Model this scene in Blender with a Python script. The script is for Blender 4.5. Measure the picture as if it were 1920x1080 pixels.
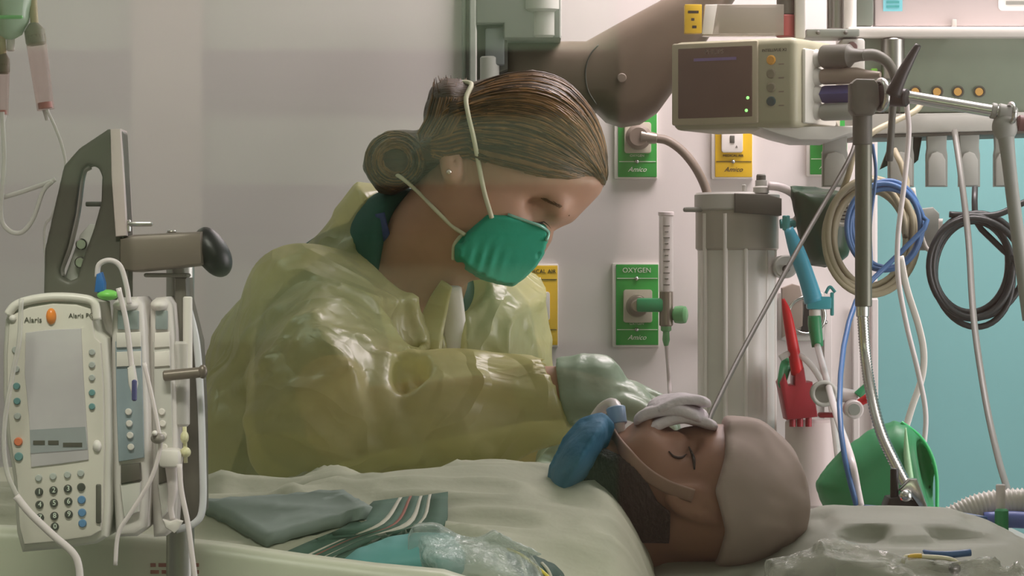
import bpy, bmesh, math, random
import numpy as np
from mathutils import Vector, Matrix
random.seed(7); np.random.seed(7)
for o in list(bpy.data.objects): bpy.data.objects.remove(o)
SC = bpy.context.scene
COL = SC.collection
PI = math.pi
# ------------------------------------------------------------------ camera
F = 5600.0          # focal length in pixels of the 1920 wide frame
CY = -3.5           # camera stands in the corridor, 3.5 m from the nurse
ZC = 1.22
cam = bpy.data.cameras.new('camera'); camo = bpy.data.objects.new('camera', cam)
COL.objects.link(camo); SC.camera = camo
cam.sensor_width = 36.0; cam.lens = F / 1920 * 36.0
camo.location = (0, CY, ZC); camo.rotation_euler = (PI / 2, 0, 0)
cam.clip_start = 0.05; cam.clip_end = 50
# ------------------------------------------------------------------ world, lights, exposure
w = bpy.data.worlds.new('world'); SC.world = w; w.use_nodes = True
w.node_tree.nodes['Background'].inputs[0].default_value = (0.62, 0.70, 0.66, 1)
w.node_tree.nodes['Background'].inputs[1].default_value = 0.10
def area(name, loc, rot, sx, sy, e, col):
    l = bpy.data.lights.new(name, 'AREA'); l.shape = 'RECTANGLE'; l.size = sx; l.size_y = sy
    l.energy = e; l.color = col
    o = bpy.data.objects.new(name, l); COL.objects.link(o); o.location = loc; o.rotation_euler = rot
    return o
area('headwall_lamp', (0.72, 0.66, 2.40), (math.radians(20), 0, 0), 0.9, 0.3, 33.0, (1.0, 0.85, 0.91))
area('ceiling_light_bedhead', (0.95, 0.10, 2.63), (0, 0, 0), 0.9, 0.4, 6, (1.0, 0.92, 0.90))
area('ceiling_light_room', (-1.1, 0.45, 2.63), (0, 0, 0), 0.5, 0.5, 2.5, (0.80, 1.0, 0.84))
area('daylight_window', (2.27, -0.35, 1.25), (0, PI / 2, 0), 1.5, 1.5, 38, (1.0, 0.90, 0.96))
area('added_pump_fill', (-0.30, -2.4, 2.60), (0, 0, 0), 0.8, 0.25, 40, (1.0, 0.94, 0.90))  # unseen fill, added to brighten the pumps through the glass
area('added_corridor_wash', (0.0, -5.75, 2.60), (math.radians(-42), 0, 0), 3.0, 0.25, 92, (1.0, 0.93, 0.86))  # added wash on the corridor wall, strengthens its image in the glass
SC.view_settings.view_transform = 'Standard'; SC.view_settings.look = 'None'
SC.view_settings.exposure = 0.0; SC.view_settings.gamma = 1.0
SC.view_settings.use_curve_mapping = False

# ------------------------------------------------------------------ helpers
def W(px, py, y):
    d = y - CY
    return np.array(((px - 960) / F * d, y, ZC - (py - 540) / F * d))
def M_(px, y):               # pixels -> metres at depth y
    return px * (y - CY) / F
WL = {}
def lin(c):
    return tuple(((v / 12.92) if v <= 0.04045 else ((v + 0.055) / 1.055) ** 2.4) for v in c)
def rgb(r, g, b): return lin((r / 255, g / 255, b / 255))
MATS = {}
def mat(name, col, rough=0.5, metal=0.0, noise=0.0, nscale=40.0, bump=0.0, bscale=60.0, stretch=(1, 1, 1),
        trans=0.0, alpha=1.0, spec=0.5, emit=None, estr=0.0, sss=0.0, coat=0.0, translucent=0.0, ior=1.45, col2=None):
    if name in MATS: return MATS[name]
    m = bpy.data.materials.new(name); m.use_nodes = True; MATS[name] = m
    nt = m.node_tree; n = nt.nodes; L = nt.links; b = n['Principled BSDF']
    b.inputs['Base Color'].default_value = (*col, 1); b.inputs['Roughness'].default_value = rough
    b.inputs['Metallic'].default_value = metal; b.inputs['Specular IOR Level'].default_value = spec
    b.inputs['Transmission Weight'].default_value = trans; b.inputs['Alpha'].default_value = alpha
    b.inputs['IOR'].default_value = ior; b.inputs['Coat Weight'].default_value = coat
    if sss: b.inputs['Subsurface Weight'].default_value = sss; b.inputs['Subsurface Radius'].default_value = (0.01, 0.004, 0.002); b.inputs['Subsurface Scale'].default_value = 0.6
    if emit: b.inputs['Emission Color'].default_value = (*emit, 1); b.inputs['Emission Strength'].default_value = estr
    tc = n.new('ShaderNodeTexCoord'); mp = n.new('ShaderNodeMapping'); mp.inputs['Scale'].default_value = stretch
    L.new(tc.outputs['Object'], mp.inputs['Vector'])
    if noise or col2:
        nz = n.new('ShaderNodeTexNoise'); nz.inputs['Scale'].default_value = nscale; nz.inputs['Detail'].default_value = 4
        L.new(mp.outputs[0], nz.inputs['Vector'])
        cr = n.new('ShaderNodeValToRGB'); L.new(nz.outputs['Fac'], cr.inputs[0])
        c2 = col2 if col2 else tuple(max(0, v * (1 - noise)) for v in col)
        c1 = col if col2 else tuple(min(1, v * (1 + noise * 0.6)) for v in col)
        cr.color_ramp.elements[0].color = (*c2, 1); cr.color_ramp.elements[1].color = (*c1, 1)
        cr.color_ramp.elements[0].position = 0.32; cr.color_ramp.elements[1].position = 0.68
        L.new(cr.outputs[0], b.inputs['Base Color'])
    if bump:
        nb = n.new('ShaderNodeTexNoise'); nb.inputs['Scale'].default_value = bscale; nb.inputs['Detail'].default_value = 5
        L.new(mp.outputs[0], nb.inputs['Vector'])
        bp = n.new('ShaderNodeBump'); bp.inputs['Strength'].default_value = bump; bp.inputs['Distance'].default_value = 0.01
        L.new(nb.outputs['Fac'], bp.inputs['Height']); L.new(bp.outputs[0], b.inputs['Normal'])
    if translucent:
        t = n.new('ShaderNodeBsdfTranslucent'); t.inputs[0].default_value = (*col, 1)
        mx = n.new('ShaderNodeMixShader'); mx.inputs[0].default_value = translucent
        out = n['Material Output']
        L.new(b.outputs[0], mx.inputs[1]); L.new(t.outputs[0], mx.inputs[2]); L.new(mx.outputs[0], out.inputs[0])
    return m
def sheer(name, col, opac, rough=0.25, bump=0.0, bscale=30.0, edge=0.5):
    """thin clear plastic: see-through head-on, denser and shinier at grazing angles"""
    if name in MATS: return MATS[name]
    m = bpy.data.materials.new(name); m.use_nodes = True; MATS[name] = m
    nt = m.node_tree; n = nt.nodes; L = nt.links; b = n['Principled BSDF']; out = n['Material Output']
    b.inputs['Base Color'].default_value = (*col, 1); b.inputs['Roughness'].default_value = rough
    t = n.new('ShaderNodeBsdfTransparent'); t.inputs[0].default_value = (*[0.5 + 0.5 * c for c in col], 1)
    mx = n.new('ShaderNodeMixShader'); lw = n.new('ShaderNodeLayerWeight'); lw.inputs[0].default_value = 0.35
    mr = n.new('ShaderNodeMapRange'); mr.inputs[3].default_value = opac; mr.inputs[4].default_value = min(1, opac + edge)
    L.new(lw.outputs['Facing'], mr.inputs[0]); L.new(mr.outputs[0], mx.inputs[0])
    L.new(t.outputs[0], mx.inputs[1]); L.new(b.outputs[0], mx.inputs[2]); L.new(mx.outputs[0], out.inputs[0])
    if bump:
        tc = n.new('ShaderNodeTexCoord'); nb = n.new('ShaderNodeTexNoise'); nb.inputs['Scale'].default_value = bscale
        nb.inputs['Detail'].default_value = 4; L.new(tc.outputs['Object'], nb.inputs['Vector'])
        bp = n.new('ShaderNodeBump'); bp.inputs['Strength'].default_value = bump; bp.inputs['Distance'].default_value = 0.02
        L.new(nb.outputs['Fac'], bp.inputs['Height']); L.new(bp.outputs[0], b.inputs['Normal'])
    return m

def obj(name, mesh, material, parent=None, smooth=True):
    """mesh = (verts Nx3 world, faces); origin moves to the bottom centre of the shape"""
    v, f = mesh
    v = np.asarray(v, float).reshape(-1, 3)
    lo, hi = v.min(0), v.max(0); c = (lo + hi) / 2
    if parent is None: c[2] = lo[2]
    me = bpy.data.meshes.new(name)
    if isinstance(f, np.ndarray): f = f.tolist()
    me.from_pydata((v - c).tolist(), [], f); me.update()
    if smooth is True:
        me.polygons.foreach_set('use_smooth', [True] * len(me.polygons))
    me.materials.append(material)
    o = bpy.data.objects.new(name, me); COL.objects.link(o)
    WL[o.name] = c
    if parent is not None:
        o.parent = parent; o.location = Vector(c - WL[parent.name])
    else: o.location = Vector(c)
    if smooth == 'auto':
        me.polygons.foreach_set('use_smooth', [True] * len(me.polygons))
        me.set_sharp_from_angle(angle=math.radians(35))
    return o
def thing(name, loc, label, cat, group=None):
    o = bpy.data.objects.new(name, None); o.empty_display_size = 0.05; COL.objects.link(o)
    o.location = Vector([float(a) for a in loc]); WL[o.name] = np.array(loc, float)
    return tag(o, label, cat, group)
def tag(o, label, cat, group=None):
    o['label'] = label; o['category'] = cat
    if group: o['group'] = group
    return o
def struct(o): o['kind'] = 'structure'; return o

def join(*ms):
    V = []; Fs = []; n = 0
    for v, f in ms:
        v = np.asarray(v, float).reshape(-1, 3); V.append(v)
        if isinstance(f, np.ndarray): f = f.tolist()
        Fs += [[i + n for i in q] for q in f]; n += len(v)
    return np.vstack(V), Fs
def bm_out(bm):
    bm.verts.index_update(); bmesh.ops.recalc_face_normals(bm, faces=bm.faces)
    r = (np.array([v.co[:] for v in bm.verts]), [[v.index for v in f.verts] for f in bm.faces]); bm.free(); return r
def box(c, s, bev=0.0, rot=None, seg=2):
    """centre, full size, bevel, rotation matrix"""
    bm = bmesh.new(); bmesh.ops.create_cube(bm, size=1.0)
    bmesh.ops.scale(bm, vec=s, verts=bm.verts)
    if bev: bmesh.ops.bevel(bm, geom=list(bm.edges), offset=min(bev, min(s) * 0.49), segments=seg, affect='EDGES', profile=0.5)
    v, f = bm_out(bm)
    if rot is not None: v = v @ np.array(rot).T
    return v + np.array(c), f
def pbox(x0, y0, x1, y1, yf, depth, bev=0.0, seg=2):
    """box whose front face covers the pixel rectangle at depth yf, going back by depth"""
    a = W(x0, y0, yf); b = W(x1, y1, yf)
    return box(((a[0] + b[0]) / 2, yf + depth / 2, (a[2] + b[2]) / 2), (abs(b[0] - a[0]), depth, abs(a[2] - b[2])), bev, None, seg)
def prism(pts, yf, depth, bev=0.0, px=True, seg=2):
    """polygon (pixels at depth yf) extruded backwards"""
    P = [W(x, y, yf) for x, y in pts] if px else [np.array((x, yf, z)) for x, z in pts]
    bm = bmesh.new(); vs = [bm.verts.new(p) for p in P]; f = bm.faces.new(vs)
    r = bmesh.ops.extrude_face_region(bm, geom=[f])
    nv = [g for g in r['geom'] if isinstance(g, bmesh.types.BMVert)]
    bmesh.ops.translate(bm, vec=(0, depth, 0), verts=nv)
    if bev:
        es = [e for e in bm.edges if len(e.link_faces) == 2 and (abs(e.verts[0].co.y - e.verts[1].co.y) < 1e-6)]
        bmesh.ops.bevel(bm, geom=es, offset=bev, segments=seg, affect='EDGES', profile=0.5)
    return bm_out(bm)
def rrect(x0, y0, x1, y1, r, n=5):
    out = []
    for cx, cy, a0 in ((x1 - r, y0 + r, -90), (x1 - r, y1 - r, 0), (x0 + r, y1 - r, 90), (x0 + r, y0 + r, 180)):
        for k in range(n + 1):
            a = math.radians(a0 + 90 * k / n); out.append((cx + r * math.cos(a), cy + r * math.sin(a)))
    return out
def frame_of(d):
    d = d / (np.linalg.norm(d) + 1e-12)
    u = np.cross(d, (0, 0, 1.0));
    if np.linalg.norm(u) < 1e-3: u = np.array((1.0, 0, 0))
    u /= np.linalg.norm(u); return u, np.cross(u, d)
def smooth_path(P, n):
    P = np.asarray(P, float)
    if len(P) < 3 or n <= 1:
        return P
    Q = np.vstack([2 * P[0] - P[1], P, 2 * P[-1] - P[-2]]); out = []
    for i in range(1, len(Q) - 2):
        for k in range(n):
            t = k / n; a, b, c, d = Q[i - 1], Q[i], Q[i + 1], Q[i + 2]
            out.append(0.5 * (2 * b + (c - a) * t + (2 * a - 5 * b + 4 * c - d) * t * t + (3 * b - a - 3 * c + d) * t ** 3))
    out.append(P[-1]); return np.array(out)
def tube(P, r, sides=8, n=6, flat=None, cap=True):
    """tube along a smooth path; r a number or one per control point; flat = (direction, ratio) makes a strap"""
    P = np.asarray(P, float); R = np.full(len(P), r) if np.isscalar(r) else np.asarray(r, float)
    S = smooth_path(np.column_stack([P, R]), n); C = S[:, :3]; R = S[:, 3]; m = len(C)
    T = np.gradient(C, axis=0); T /= (np.linalg.norm(T, axis=1, keepdims=True) + 1e-12)
    u, _ = frame_of(T[0]); V = []
    for i in range(m):
        u = u - T[i] * np.dot(u, T[i]); u /= (np.linalg.norm(u) + 1e-12); v = np.cross(T[i], u)
        uu, vv, ra, rb = u, v, R[i], R[i]
        if flat is not None:
            vv = np.array(flat[0], float); vv = vv - T[i] * np.dot(vv, T[i]); vv /= (np.linalg.norm(vv) + 1e-12); uu = np.cross(vv, T[i]); rb = R[i] * flat[1]
        for k in range(sides):
            a = 2 * PI * k / sides; V.append(C[i] + uu * ra * math.cos(a) + vv * rb * math.sin(a))
    Fs = [[i * sides + k, i * sides + (k + 1) % sides, (i + 1) * sides + (k + 1) % sides, (i + 1) * sides + k] for i in range(m - 1) for k in range(sides)]
    if cap: Fs += [list(range(sides))[::-1], [(m - 1) * sides + k for k in range(sides)]]
    return np.array(V), Fs
def cyl(a, b, r, r2=None, sides=20, bev=0.0):
    a = np.asarray(a, float); b = np.asarray(b, float); r2 = r if r2 is None else r2
    d = (b - a) / np.linalg.norm(b - a); L = np.linalg.norm(b - a)
    if bev: return lathe(a, d, [(0, r - bev), (bev, r), (L - bev, r2), (L, r2 - bev)], sides)
    return lathe(a, d, [(0, r), (L, r2)], sides)
def lathe(a, d, prof, sides=24):
    """profile [(along, radius)...] round the axis d from a"""
    a = np.asarray(a, float); d = np.asarray(d, float); d = d / np.linalg.norm(d); u, v = frame_of(d); V = []
    for t, r in prof:
        for k in range(sides):
            g = 2 * PI * k / sides; V.append(a + d * t + u * r * math.cos(g) + v * r * math.sin(g))
    m = len(prof)
    Fs = [[i * sides + k, (i + 1) * sides + k, (i + 1) * sides + (k + 1) % sides, i * sides + (k + 1) % sides] for i in range(m - 1) for k in range(sides)]
    Fs += [list(range(sides)), [(m - 1) * sides + k for k in range(sides)][::-1]]
    return np.array(V), Fs
def ell(c, r, n=16, rot=None):
    V = []; Fs = []
    for i in range(n + 1):
        t = PI * i / n
        for k in range(2 * n):
            p = 2 * PI * k / (2 * n); V.append((r[0] * math.sin(t) * math.cos(p), r[1] * math.sin(t) * math.sin(p), r[2] * math.cos(t)))
    m = 2 * n
    Fs = [[i * m + k, (i + 1) * m + k, (i + 1) * m + (k + 1) % m, i * m + (k + 1) % m] for i in range(n) for k in range(m)]
    V = np.array(V)
    if rot is not None: V = V @ np.array(rot).T
    return V + np.array(c), Fs
def torus(c, R, r, axis=(0, 1, 0), n=40, sides=8, sq=1.0):
    u, v = frame_of(np.array(axis, float)); c = np.array(c)
    P = [c + u * R * math.cos(2 * PI * k / n) + v * R * sq * math.sin(2 * PI * k / n) for k in range(n + 1)]
    return tube(P, r, sides, 1, cap=False)
def text(name, s, loc, size, material, parent, ext=0.0002, align='CENTER', rot=(PI / 2, 0, 0), shear=0.0):
    c = bpy.data.curves.new(name, 'FONT'); c.body = s; c.size = size; c.align_x = align; c.align_y = 'CENTER'; c.extrude = ext; c.shear = shear
    c.resolution_u = 3
    t = bpy.data.objects.new(name + '_tmp', c); COL.objects.link(t)
    dg = bpy.context.evaluated_depsgraph_get(); me = bpy.data.meshes.new_from_object(t.evaluated_get(dg))
    bpy.data.objects.remove(t); bpy.data.curves.remove(c)
    R = np.array(Matrix.Rotation(rot[2], 3, 'Z') @ Matrix.Rotation(rot[1], 3, 'Y') @ Matrix.Rotation(rot[0], 3, 'X'))
    v = np.array([q.co[:] for q in me.vertices]) @ R.T + np.array(loc); f = [list(p.vertices) for p in me.polygons]
    bpy.data.meshes.remove(me)
    return obj(name, (v, f), material, parent, smooth=False)

# ---- signed distance sculpting, meshed with surface nets
def sd_ell(P, c, r, ang=0.0):
    q = P - np.asarray(c)
    if ang:
        ca, sa = math.cos(ang), math.sin(ang)
        q = np.stack([q[..., 0] * ca + q[..., 2] * sa, q[..., 1], -q[..., 0] * sa + q[..., 2] * ca], -1)
    r = np.asarray(r, float); k0 = np.linalg.norm(q / r, axis=-1); k1 = np.linalg.norm(q / r ** 2, axis=-1) + 1e-9
    return k0 * (k0 - 1) / k1
def sd_cap(P, a, b, ra, rb):
    a = np.asarray(a); b = np.asarray(b); ba = b - a; pa = P - a
    t = np.clip((pa @ ba) / (ba @ ba), 0, 1)
    return np.linalg.norm(pa - t[..., None] * ba, axis=-1) - (ra + (rb - ra) * t)
def smin(a, b, k):
    h = np.clip(0.5 + 0.5 * (b - a) / k, 0, 1); return b + (a - b) * h - k * h * (1 - h)
def smax(a, b, k): return -smin(-a, -b, k)
def sd_poly(x, z, poly):
    """2D signed distance, poly Nx2"""
    v = np.asarray(poly, float); N = len(v); d = np.full(x.shape, 1e9); s = np.ones(x.shape)
    for i in range(N):
        a = v[i]; b = v[i - 1]; ex, ez = b - a; wx = x - a[0]; wz = z - a[1]
        t = np.clip((wx * ex + wz * ez) / (ex * ex + ez * ez), 0, 1)
        d = np.minimum(d, (wx - ex * t) ** 2 + (wz - ez * t) ** 2)
        c1 = z >= a[1]; c2 = z < b[1]; c3 = ex * wz > ez * wx
        flip = (c1 & c2 & c3) | (~c1 & ~c2 & ~c3); s = np.where(flip, -s, s)
    return s * np.sqrt(d)
def sd_infl(P, poly, y0, T, R, k=1.0):
    """rounded body with a given side outline (pixels at depth y0), half width T, rim rounding R"""
    pw = [W(a, b, y0)[[0, 2]] for a, b in poly]
    d = sd_poly(P[..., 0], P[..., 2], pw)
    q = np.clip(-d / R, 0, 1); th = T * np.sqrt(np.clip(1 - (1 - q) ** 2, 0, 1))
    return np.maximum(d, (np.abs(P[..., 1] - y0) - th) * 0.6)
_lat = np.random.RandomState(3).rand(32, 32, 32)
def vnoise(P, f):
    q = P * np.asarray(f) + 100.37; i = np.floor(q).astype(int); t = q - i; t = t * t * (3 - 2 * t)
    def g(a, b, c): return _lat[(i[..., 0] + a) % 32, (i[..., 1] + b) % 32, (i[..., 2] + c) % 32]
    x, y, z = t[..., 0], t[..., 1], t[..., 2]
    l = lambda a, b, k: a + (b - a) * k
    return l(l(l(g(0, 0, 0), g(1, 0, 0), x), l(g(0, 1, 0), g(1, 1, 0), x), y), l(l(g(0, 0, 1), g(1, 0, 1), x), l(g(0, 1, 1), g(1, 1, 1), x), y), z)
def nets(f, lo, hi, h, slack=1.5, pad=0.004):
    lo = np.asarray(lo, float); n = np.ceil((np.asarray(hi) - lo) / h).astype(int) + 1
    S = 5; nb = (n + S - 1) // S; val = np.full(nb * S, 1.0)
    cg = np.stack(np.meshgrid(*[lo[i] + h * (S * np.arange(nb[i]) + (S - 1) / 2) for i in range(3)], indexing='ij'), -1)
    cv = f(cg); near = np.abs(cv) < h * S * 0.87 * slack + pad
    val = val.reshape(nb[0], S, nb[1], S, nb[2], S); val[...] = np.where(cv < 0, -1.0, 1.0)[:, None, :, None, :, None]
    b = np.argwhere(near); loc = np.stack(np.meshgrid(*[np.arange(S)] * 3, indexing='ij'), -1)
    for i0 in range(0, len(b), 4000):
        bb = b[i0:i0 + 4000]; g = bb[:, None, None, None, :] * S + loc[None]
        r = f(lo + h * g); val[bb[:, 0], :, bb[:, 1], :, bb[:, 2], :] = r
    val = val.reshape(nb * S); n = nb * S
    val = np.pad(val, 1, constant_values=1.0); lo = lo - h; n = n + 2
    s = val < 0
    cs = np.zeros(n - 1, int)
    corners = [(a, b, c) for a in (0, 1) for b in (0, 1) for c in (0, 1)]
    sl = lambda A, o: A[o[0]:n[0] - 1 + o[0], o[1]:n[1] - 1 + o[1], o[2]:n[2] - 1 + o[2]]
    for o in corners: cs += sl(s, o)
    act = (cs > 0) & (cs < 8); idx = np.argwhere(act); vid = -np.ones(n - 1, int); vid[act] = np.arange(len(idx))
    acc = np.zeros((len(idx), 3)); cnt = np.zeros(len(idx))
    for a in corners:
        for k in range(3):
            if a[k]: continue
            b = list(a); b[k] = 1
            va = val[idx[:, 0] + a[0], idx[:, 1] + a[1], idx[:, 2] + a[2]]; vb = val[idx[:, 0] + b[0], idx[:, 1] + b[1], idx[:, 2] + b[2]]
            m = (va < 0) != (vb < 0); t = np.where(m, va / np.where(m, va - vb, 1), 0)
            p = np.tile(np.array(a, float), (len(idx), 1)); p[:, k] += t; acc += p * m[:, None]; cnt += m
    V = lo + h * (idx + acc / cnt[:, None]); Q = []
    for k in range(3):
        a = s; b = np.roll(s, -1, k); ch = a != b
        sll = [slice(1, n[i] - 1) for i in range(3)]; sll[k] = slice(0, n[k] - 1)
        e = np.argwhere(ch[tuple(sll)]); off = np.ones(3, int); off[k] = 0; e = e + off
        u, v = (k + 1) % 3, (k + 2) % 3; du = np.eye(3, dtype=int)[u]; dv = np.eye(3, dtype=int)[v]
        g = lambda q: vid[q[:, 0], q[:, 1], q[:, 2]]
        q = np.stack([g(e - du - dv), g(e - dv), g(e), g(e - du)], 1)
        inside = s[e[:, 0], e[:, 1], e[:, 2]]; q[~inside] = q[~inside][:, ::-1]; Q.append(q)
    return V, np.vstack(Q)
def hit(f, pts, y0=-0.6, y1=0.5, lift=0.0, steps=220):
    """follow the sight lines of pixels onto a sculpted surface"""
    pts = np.asarray(pts, float); ys = np.linspace(y0, y1, steps)
    P = np.stack([np.stack([W(a, b, y) for y in ys]) for a, b in pts]); v = f(P)
    out = []
    for i in range(len(pts)):
        k = np.argmax(v[i] < lift) if (v[i] < lift).any() else np.argmin(v[i]); out.append(P[i, k])
    return np.array(out)
# ------------------------------------------------------------------ the room
YW = 1.0            # front of the pale headwall
YT = 1.32           # teal wall beyond it
m_wall = mat('headwall_paint', rgb(216, 209, 206), 0.55, noise=0.03, nscale=3)
m_teal = mat('teal_paint', rgb(106, 154, 154), 0.6, noise=0.06, nscale=2.5)
m_plain = mat('room_paint', rgb(200, 205, 195), 0.7, noise=0.02, nscale=2)
m_floor = mat('vinyl_floor', rgb(120, 125, 120), 0.3, noise=0.2, nscale=25)
m_ceil = mat('ceiling_tile', rgb(225, 225, 220), 0.8, noise=0.05, nscale=60)
m_steel = mat('brushed_steel', rgb(150, 150, 145), 0.3, 1.0, bump=0.05, bscale=200, stretch=(1, 1, 20))
xw = W(1646, 0, YW)[0]
struct(obj('wall_back', box(((-2.3 + xw) / 2, YW + 0.2, 1.35), (xw + 2.3, 0.4, 2.7), 0.004), m_wall, smooth=False))
struct(obj('wall_back_teal', box(((xw + 2.32) / 2, YT + 0.05, 1.35), (2.32 - xw, 0.1, 2.7)), m_teal, smooth=False))
struct(obj('floor', box((0, -2.55, -0.05), (4.8, 8.1, 0.1)), m_floor, smooth=False))
struct(obj('ceiling', box((0, -2.55, 2.72), (4.8, 8.1, 0.1)), m_ceil, smooth=False))
struct(obj('wall_left', box((-2.35, -2.55, 1.35), (0.1, 8.1, 2.7)), m_plain, smooth=False))
struct(obj('wall_right', box((2.37, -2.55, 1.35), (0.1, 8.1, 2.7)), m_plain, smooth=False))
# wall between room and corridor, with the wide glass it is looked through
YG = -1.7
struct(obj('wall_front', join(box((0, YG, 0.40), (4.7, 0.1, 0.80)), box((0, YG, 2.35), (4.7, 0.1, 0.70)),
      box((-1.65, YG, 1.40), (1.4, 0.1, 1.2)), box((1.65, YG, 1.40), (1.4, 0.1, 1.2))), m_plain, smooth=False))
# corridor wall, with unseen bands and panels added for the glass to mirror
m_corr = mat('corridor_paint', rgb(138, 158, 132), 0.6, noise=0.04, nscale=2)
m_dark = mat('added_band_paint', rgb(34, 30, 26), 0.5)
m_pale_panel = mat('added_pale_panel', rgb(176, 168, 152), 0.5, noise=0.05, nscale=6)
m_pink_panel = mat('added_pink_panel', rgb(140, 112, 106), 0.5, noise=0.05, nscale=6)
YC = -6.4
def C(px, py): # corridor wall point mirrored in the glass at this pixel
    d = (2 * YG - CY) - YC
    return (px - 960) / F * d, ZC - (py - 540) / F * d
wc = struct(obj('wall_corridor', box((0, YC - 0.1, 1.35), (4.8, 0.1, 2.7)), m_corr, smooth=False))
def corr(name, x0, y0, x1, y1, m, dep=0.02):
    a = C(x0, y0); b = C(x1, y1)
    return obj(name, box(((a[0] + b[0]) / 2, YC - 0.05 + dep / 2, (a[1] + b[1]) / 2), (b[0] - a[0], dep, a[1] - b[1]), 0.004), m, wc, smooth=False)
for y0, y1 in ((92, 172), (345, 440), (640, 780)):
    corr('added_dark_band', -700, y0, 1160, y1, m_dark, 0.04)
corr('added_pale_panel', 245, -400, 378, 1500, m_pale_panel, 0.045)
corr('added_pink_panel', 1160, -400, 2300, 1500, m_pink_panel, 0.03)
# glass pane and its frame
gm = bpy.data.materials.new('window_glass'); gm.use_nodes = True
nt = gm.node_tree; nt.nodes.remove(nt.nodes['Principled BSDF'])
tr = nt.nodes.new('ShaderNodeBsdfTransparent'); tr.inputs[0].default_value = (0.95, 0.965, 0.94, 1)
gl = nt.nodes.new('ShaderNodeBsdfGlossy'); gl.inputs['Roughness'].default_value = 0.020
fr = nt.nodes.new('ShaderNodeFresnel'); fr.inputs[0].default_value = 1.5
ge = nt.nodes.new('ShaderNodeNewGeometry'); mi = nt.nodes.new('ShaderNodeMapRange'); mi.inputs[3].default_value = 1.5; mi.inputs[4].default_value = 1 / 1.5
nt.links.new(ge.outputs['Backfacing'], mi.inputs[0]); nt.links.new(mi.outputs[0], fr.inputs[0])
mu = nt.nodes.new('ShaderNodeMath'); mu.operation = 'MULTIPLY'; mu.inputs[1].default_value = 1.0
mx = nt.nodes.new('ShaderNodeMixShader')
nt.links.new(fr.outputs[0], mu.inputs[0]); nt.links.new(mu.outputs[0], mx.inputs[0])
nt.links.new(tr.outputs[0], mx.inputs[1]); nt.links.new(gl.outputs[0], mx.inputs[2]); nt.links.new(mx.outputs[0], nt.nodes['Material Output'].inputs[0])
w1 = bpy.data.objects.new('window_1', None); COL.objects.link(w1); w1.location = (0, YG, 0.8); WL['window_1'] = np.array((0, YG, 0.8)); w1['kind'] = 'structure'
obj('pane', box((0, YG, 1.4), (1.86, 0.006, 1.16)), gm, w1, smooth=False)
m_frame = mat('window_frame_paint', rgb(120, 110, 102), 0.4)
obj('window_frame', join(box((-0.935, YG, 1.4), (0.05, 0.12, 1.2), 0.004), box((0.935, YG, 1.4), (0.05, 0.12, 1.2), 0.004),
    box((0, YG, 0.82), (1.9, 0.12, 0.05), 0.004), box((0, YG, 1.98), (1.9, 0.12, 0.05), 0.004)), m_frame, w1, smooth=False)
# tall trim line on the pale wall, left of the boom
struct(obj('trim_1', join(pbox(866, -300, 874, 1080, YW - 0.012, 0.012, 0.002), pbox(880, -300, 893, 1080, YW - 0.02, 0.02, 0.002)), mat('trim_grey', rgb(150, 155, 145), 0.4), smooth=False))
# ------------------------------------------------------------------ nurse
m_skin = mat('skin', rgb(188, 146, 122), 0.5, noise=0.08, nscale=30, sss=0.15)
m_hair = mat('hair', rgb(74, 55, 34), 0.42, noise=0.25, nscale=18, stretch=(2, 8, 22), bump=0.3, bscale=20)
m_strand = mat('hair_strand', rgb(110, 78, 44), 0.42, noise=0.3, nscale=60)
m_strand2 = mat('hair_strand_dark', rgb(72, 50, 26), 0.38, noise=0.3, nscale=60)
m_strand3 = mat('hair_strand_light', rgb(136, 98, 60), 0.36, noise=0.3, nscale=60)
m_scrub = mat('scrub_cloth', rgb(52, 96, 84), 0.8, noise=0.1)
m_lan = mat('lanyard_cloth', rgb(70, 84, 130), 0.7)
m_respir = mat('respirator_shell', rgb(48, 164, 134), 0.6, noise=0.10, nscale=22, bump=0.12, bscale=38)
m_strap = mat('elastic', rgb(222, 218, 190), 0.6)
m_white = mat('white_cotton', rgb(228, 222, 214), 0.8)
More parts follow.
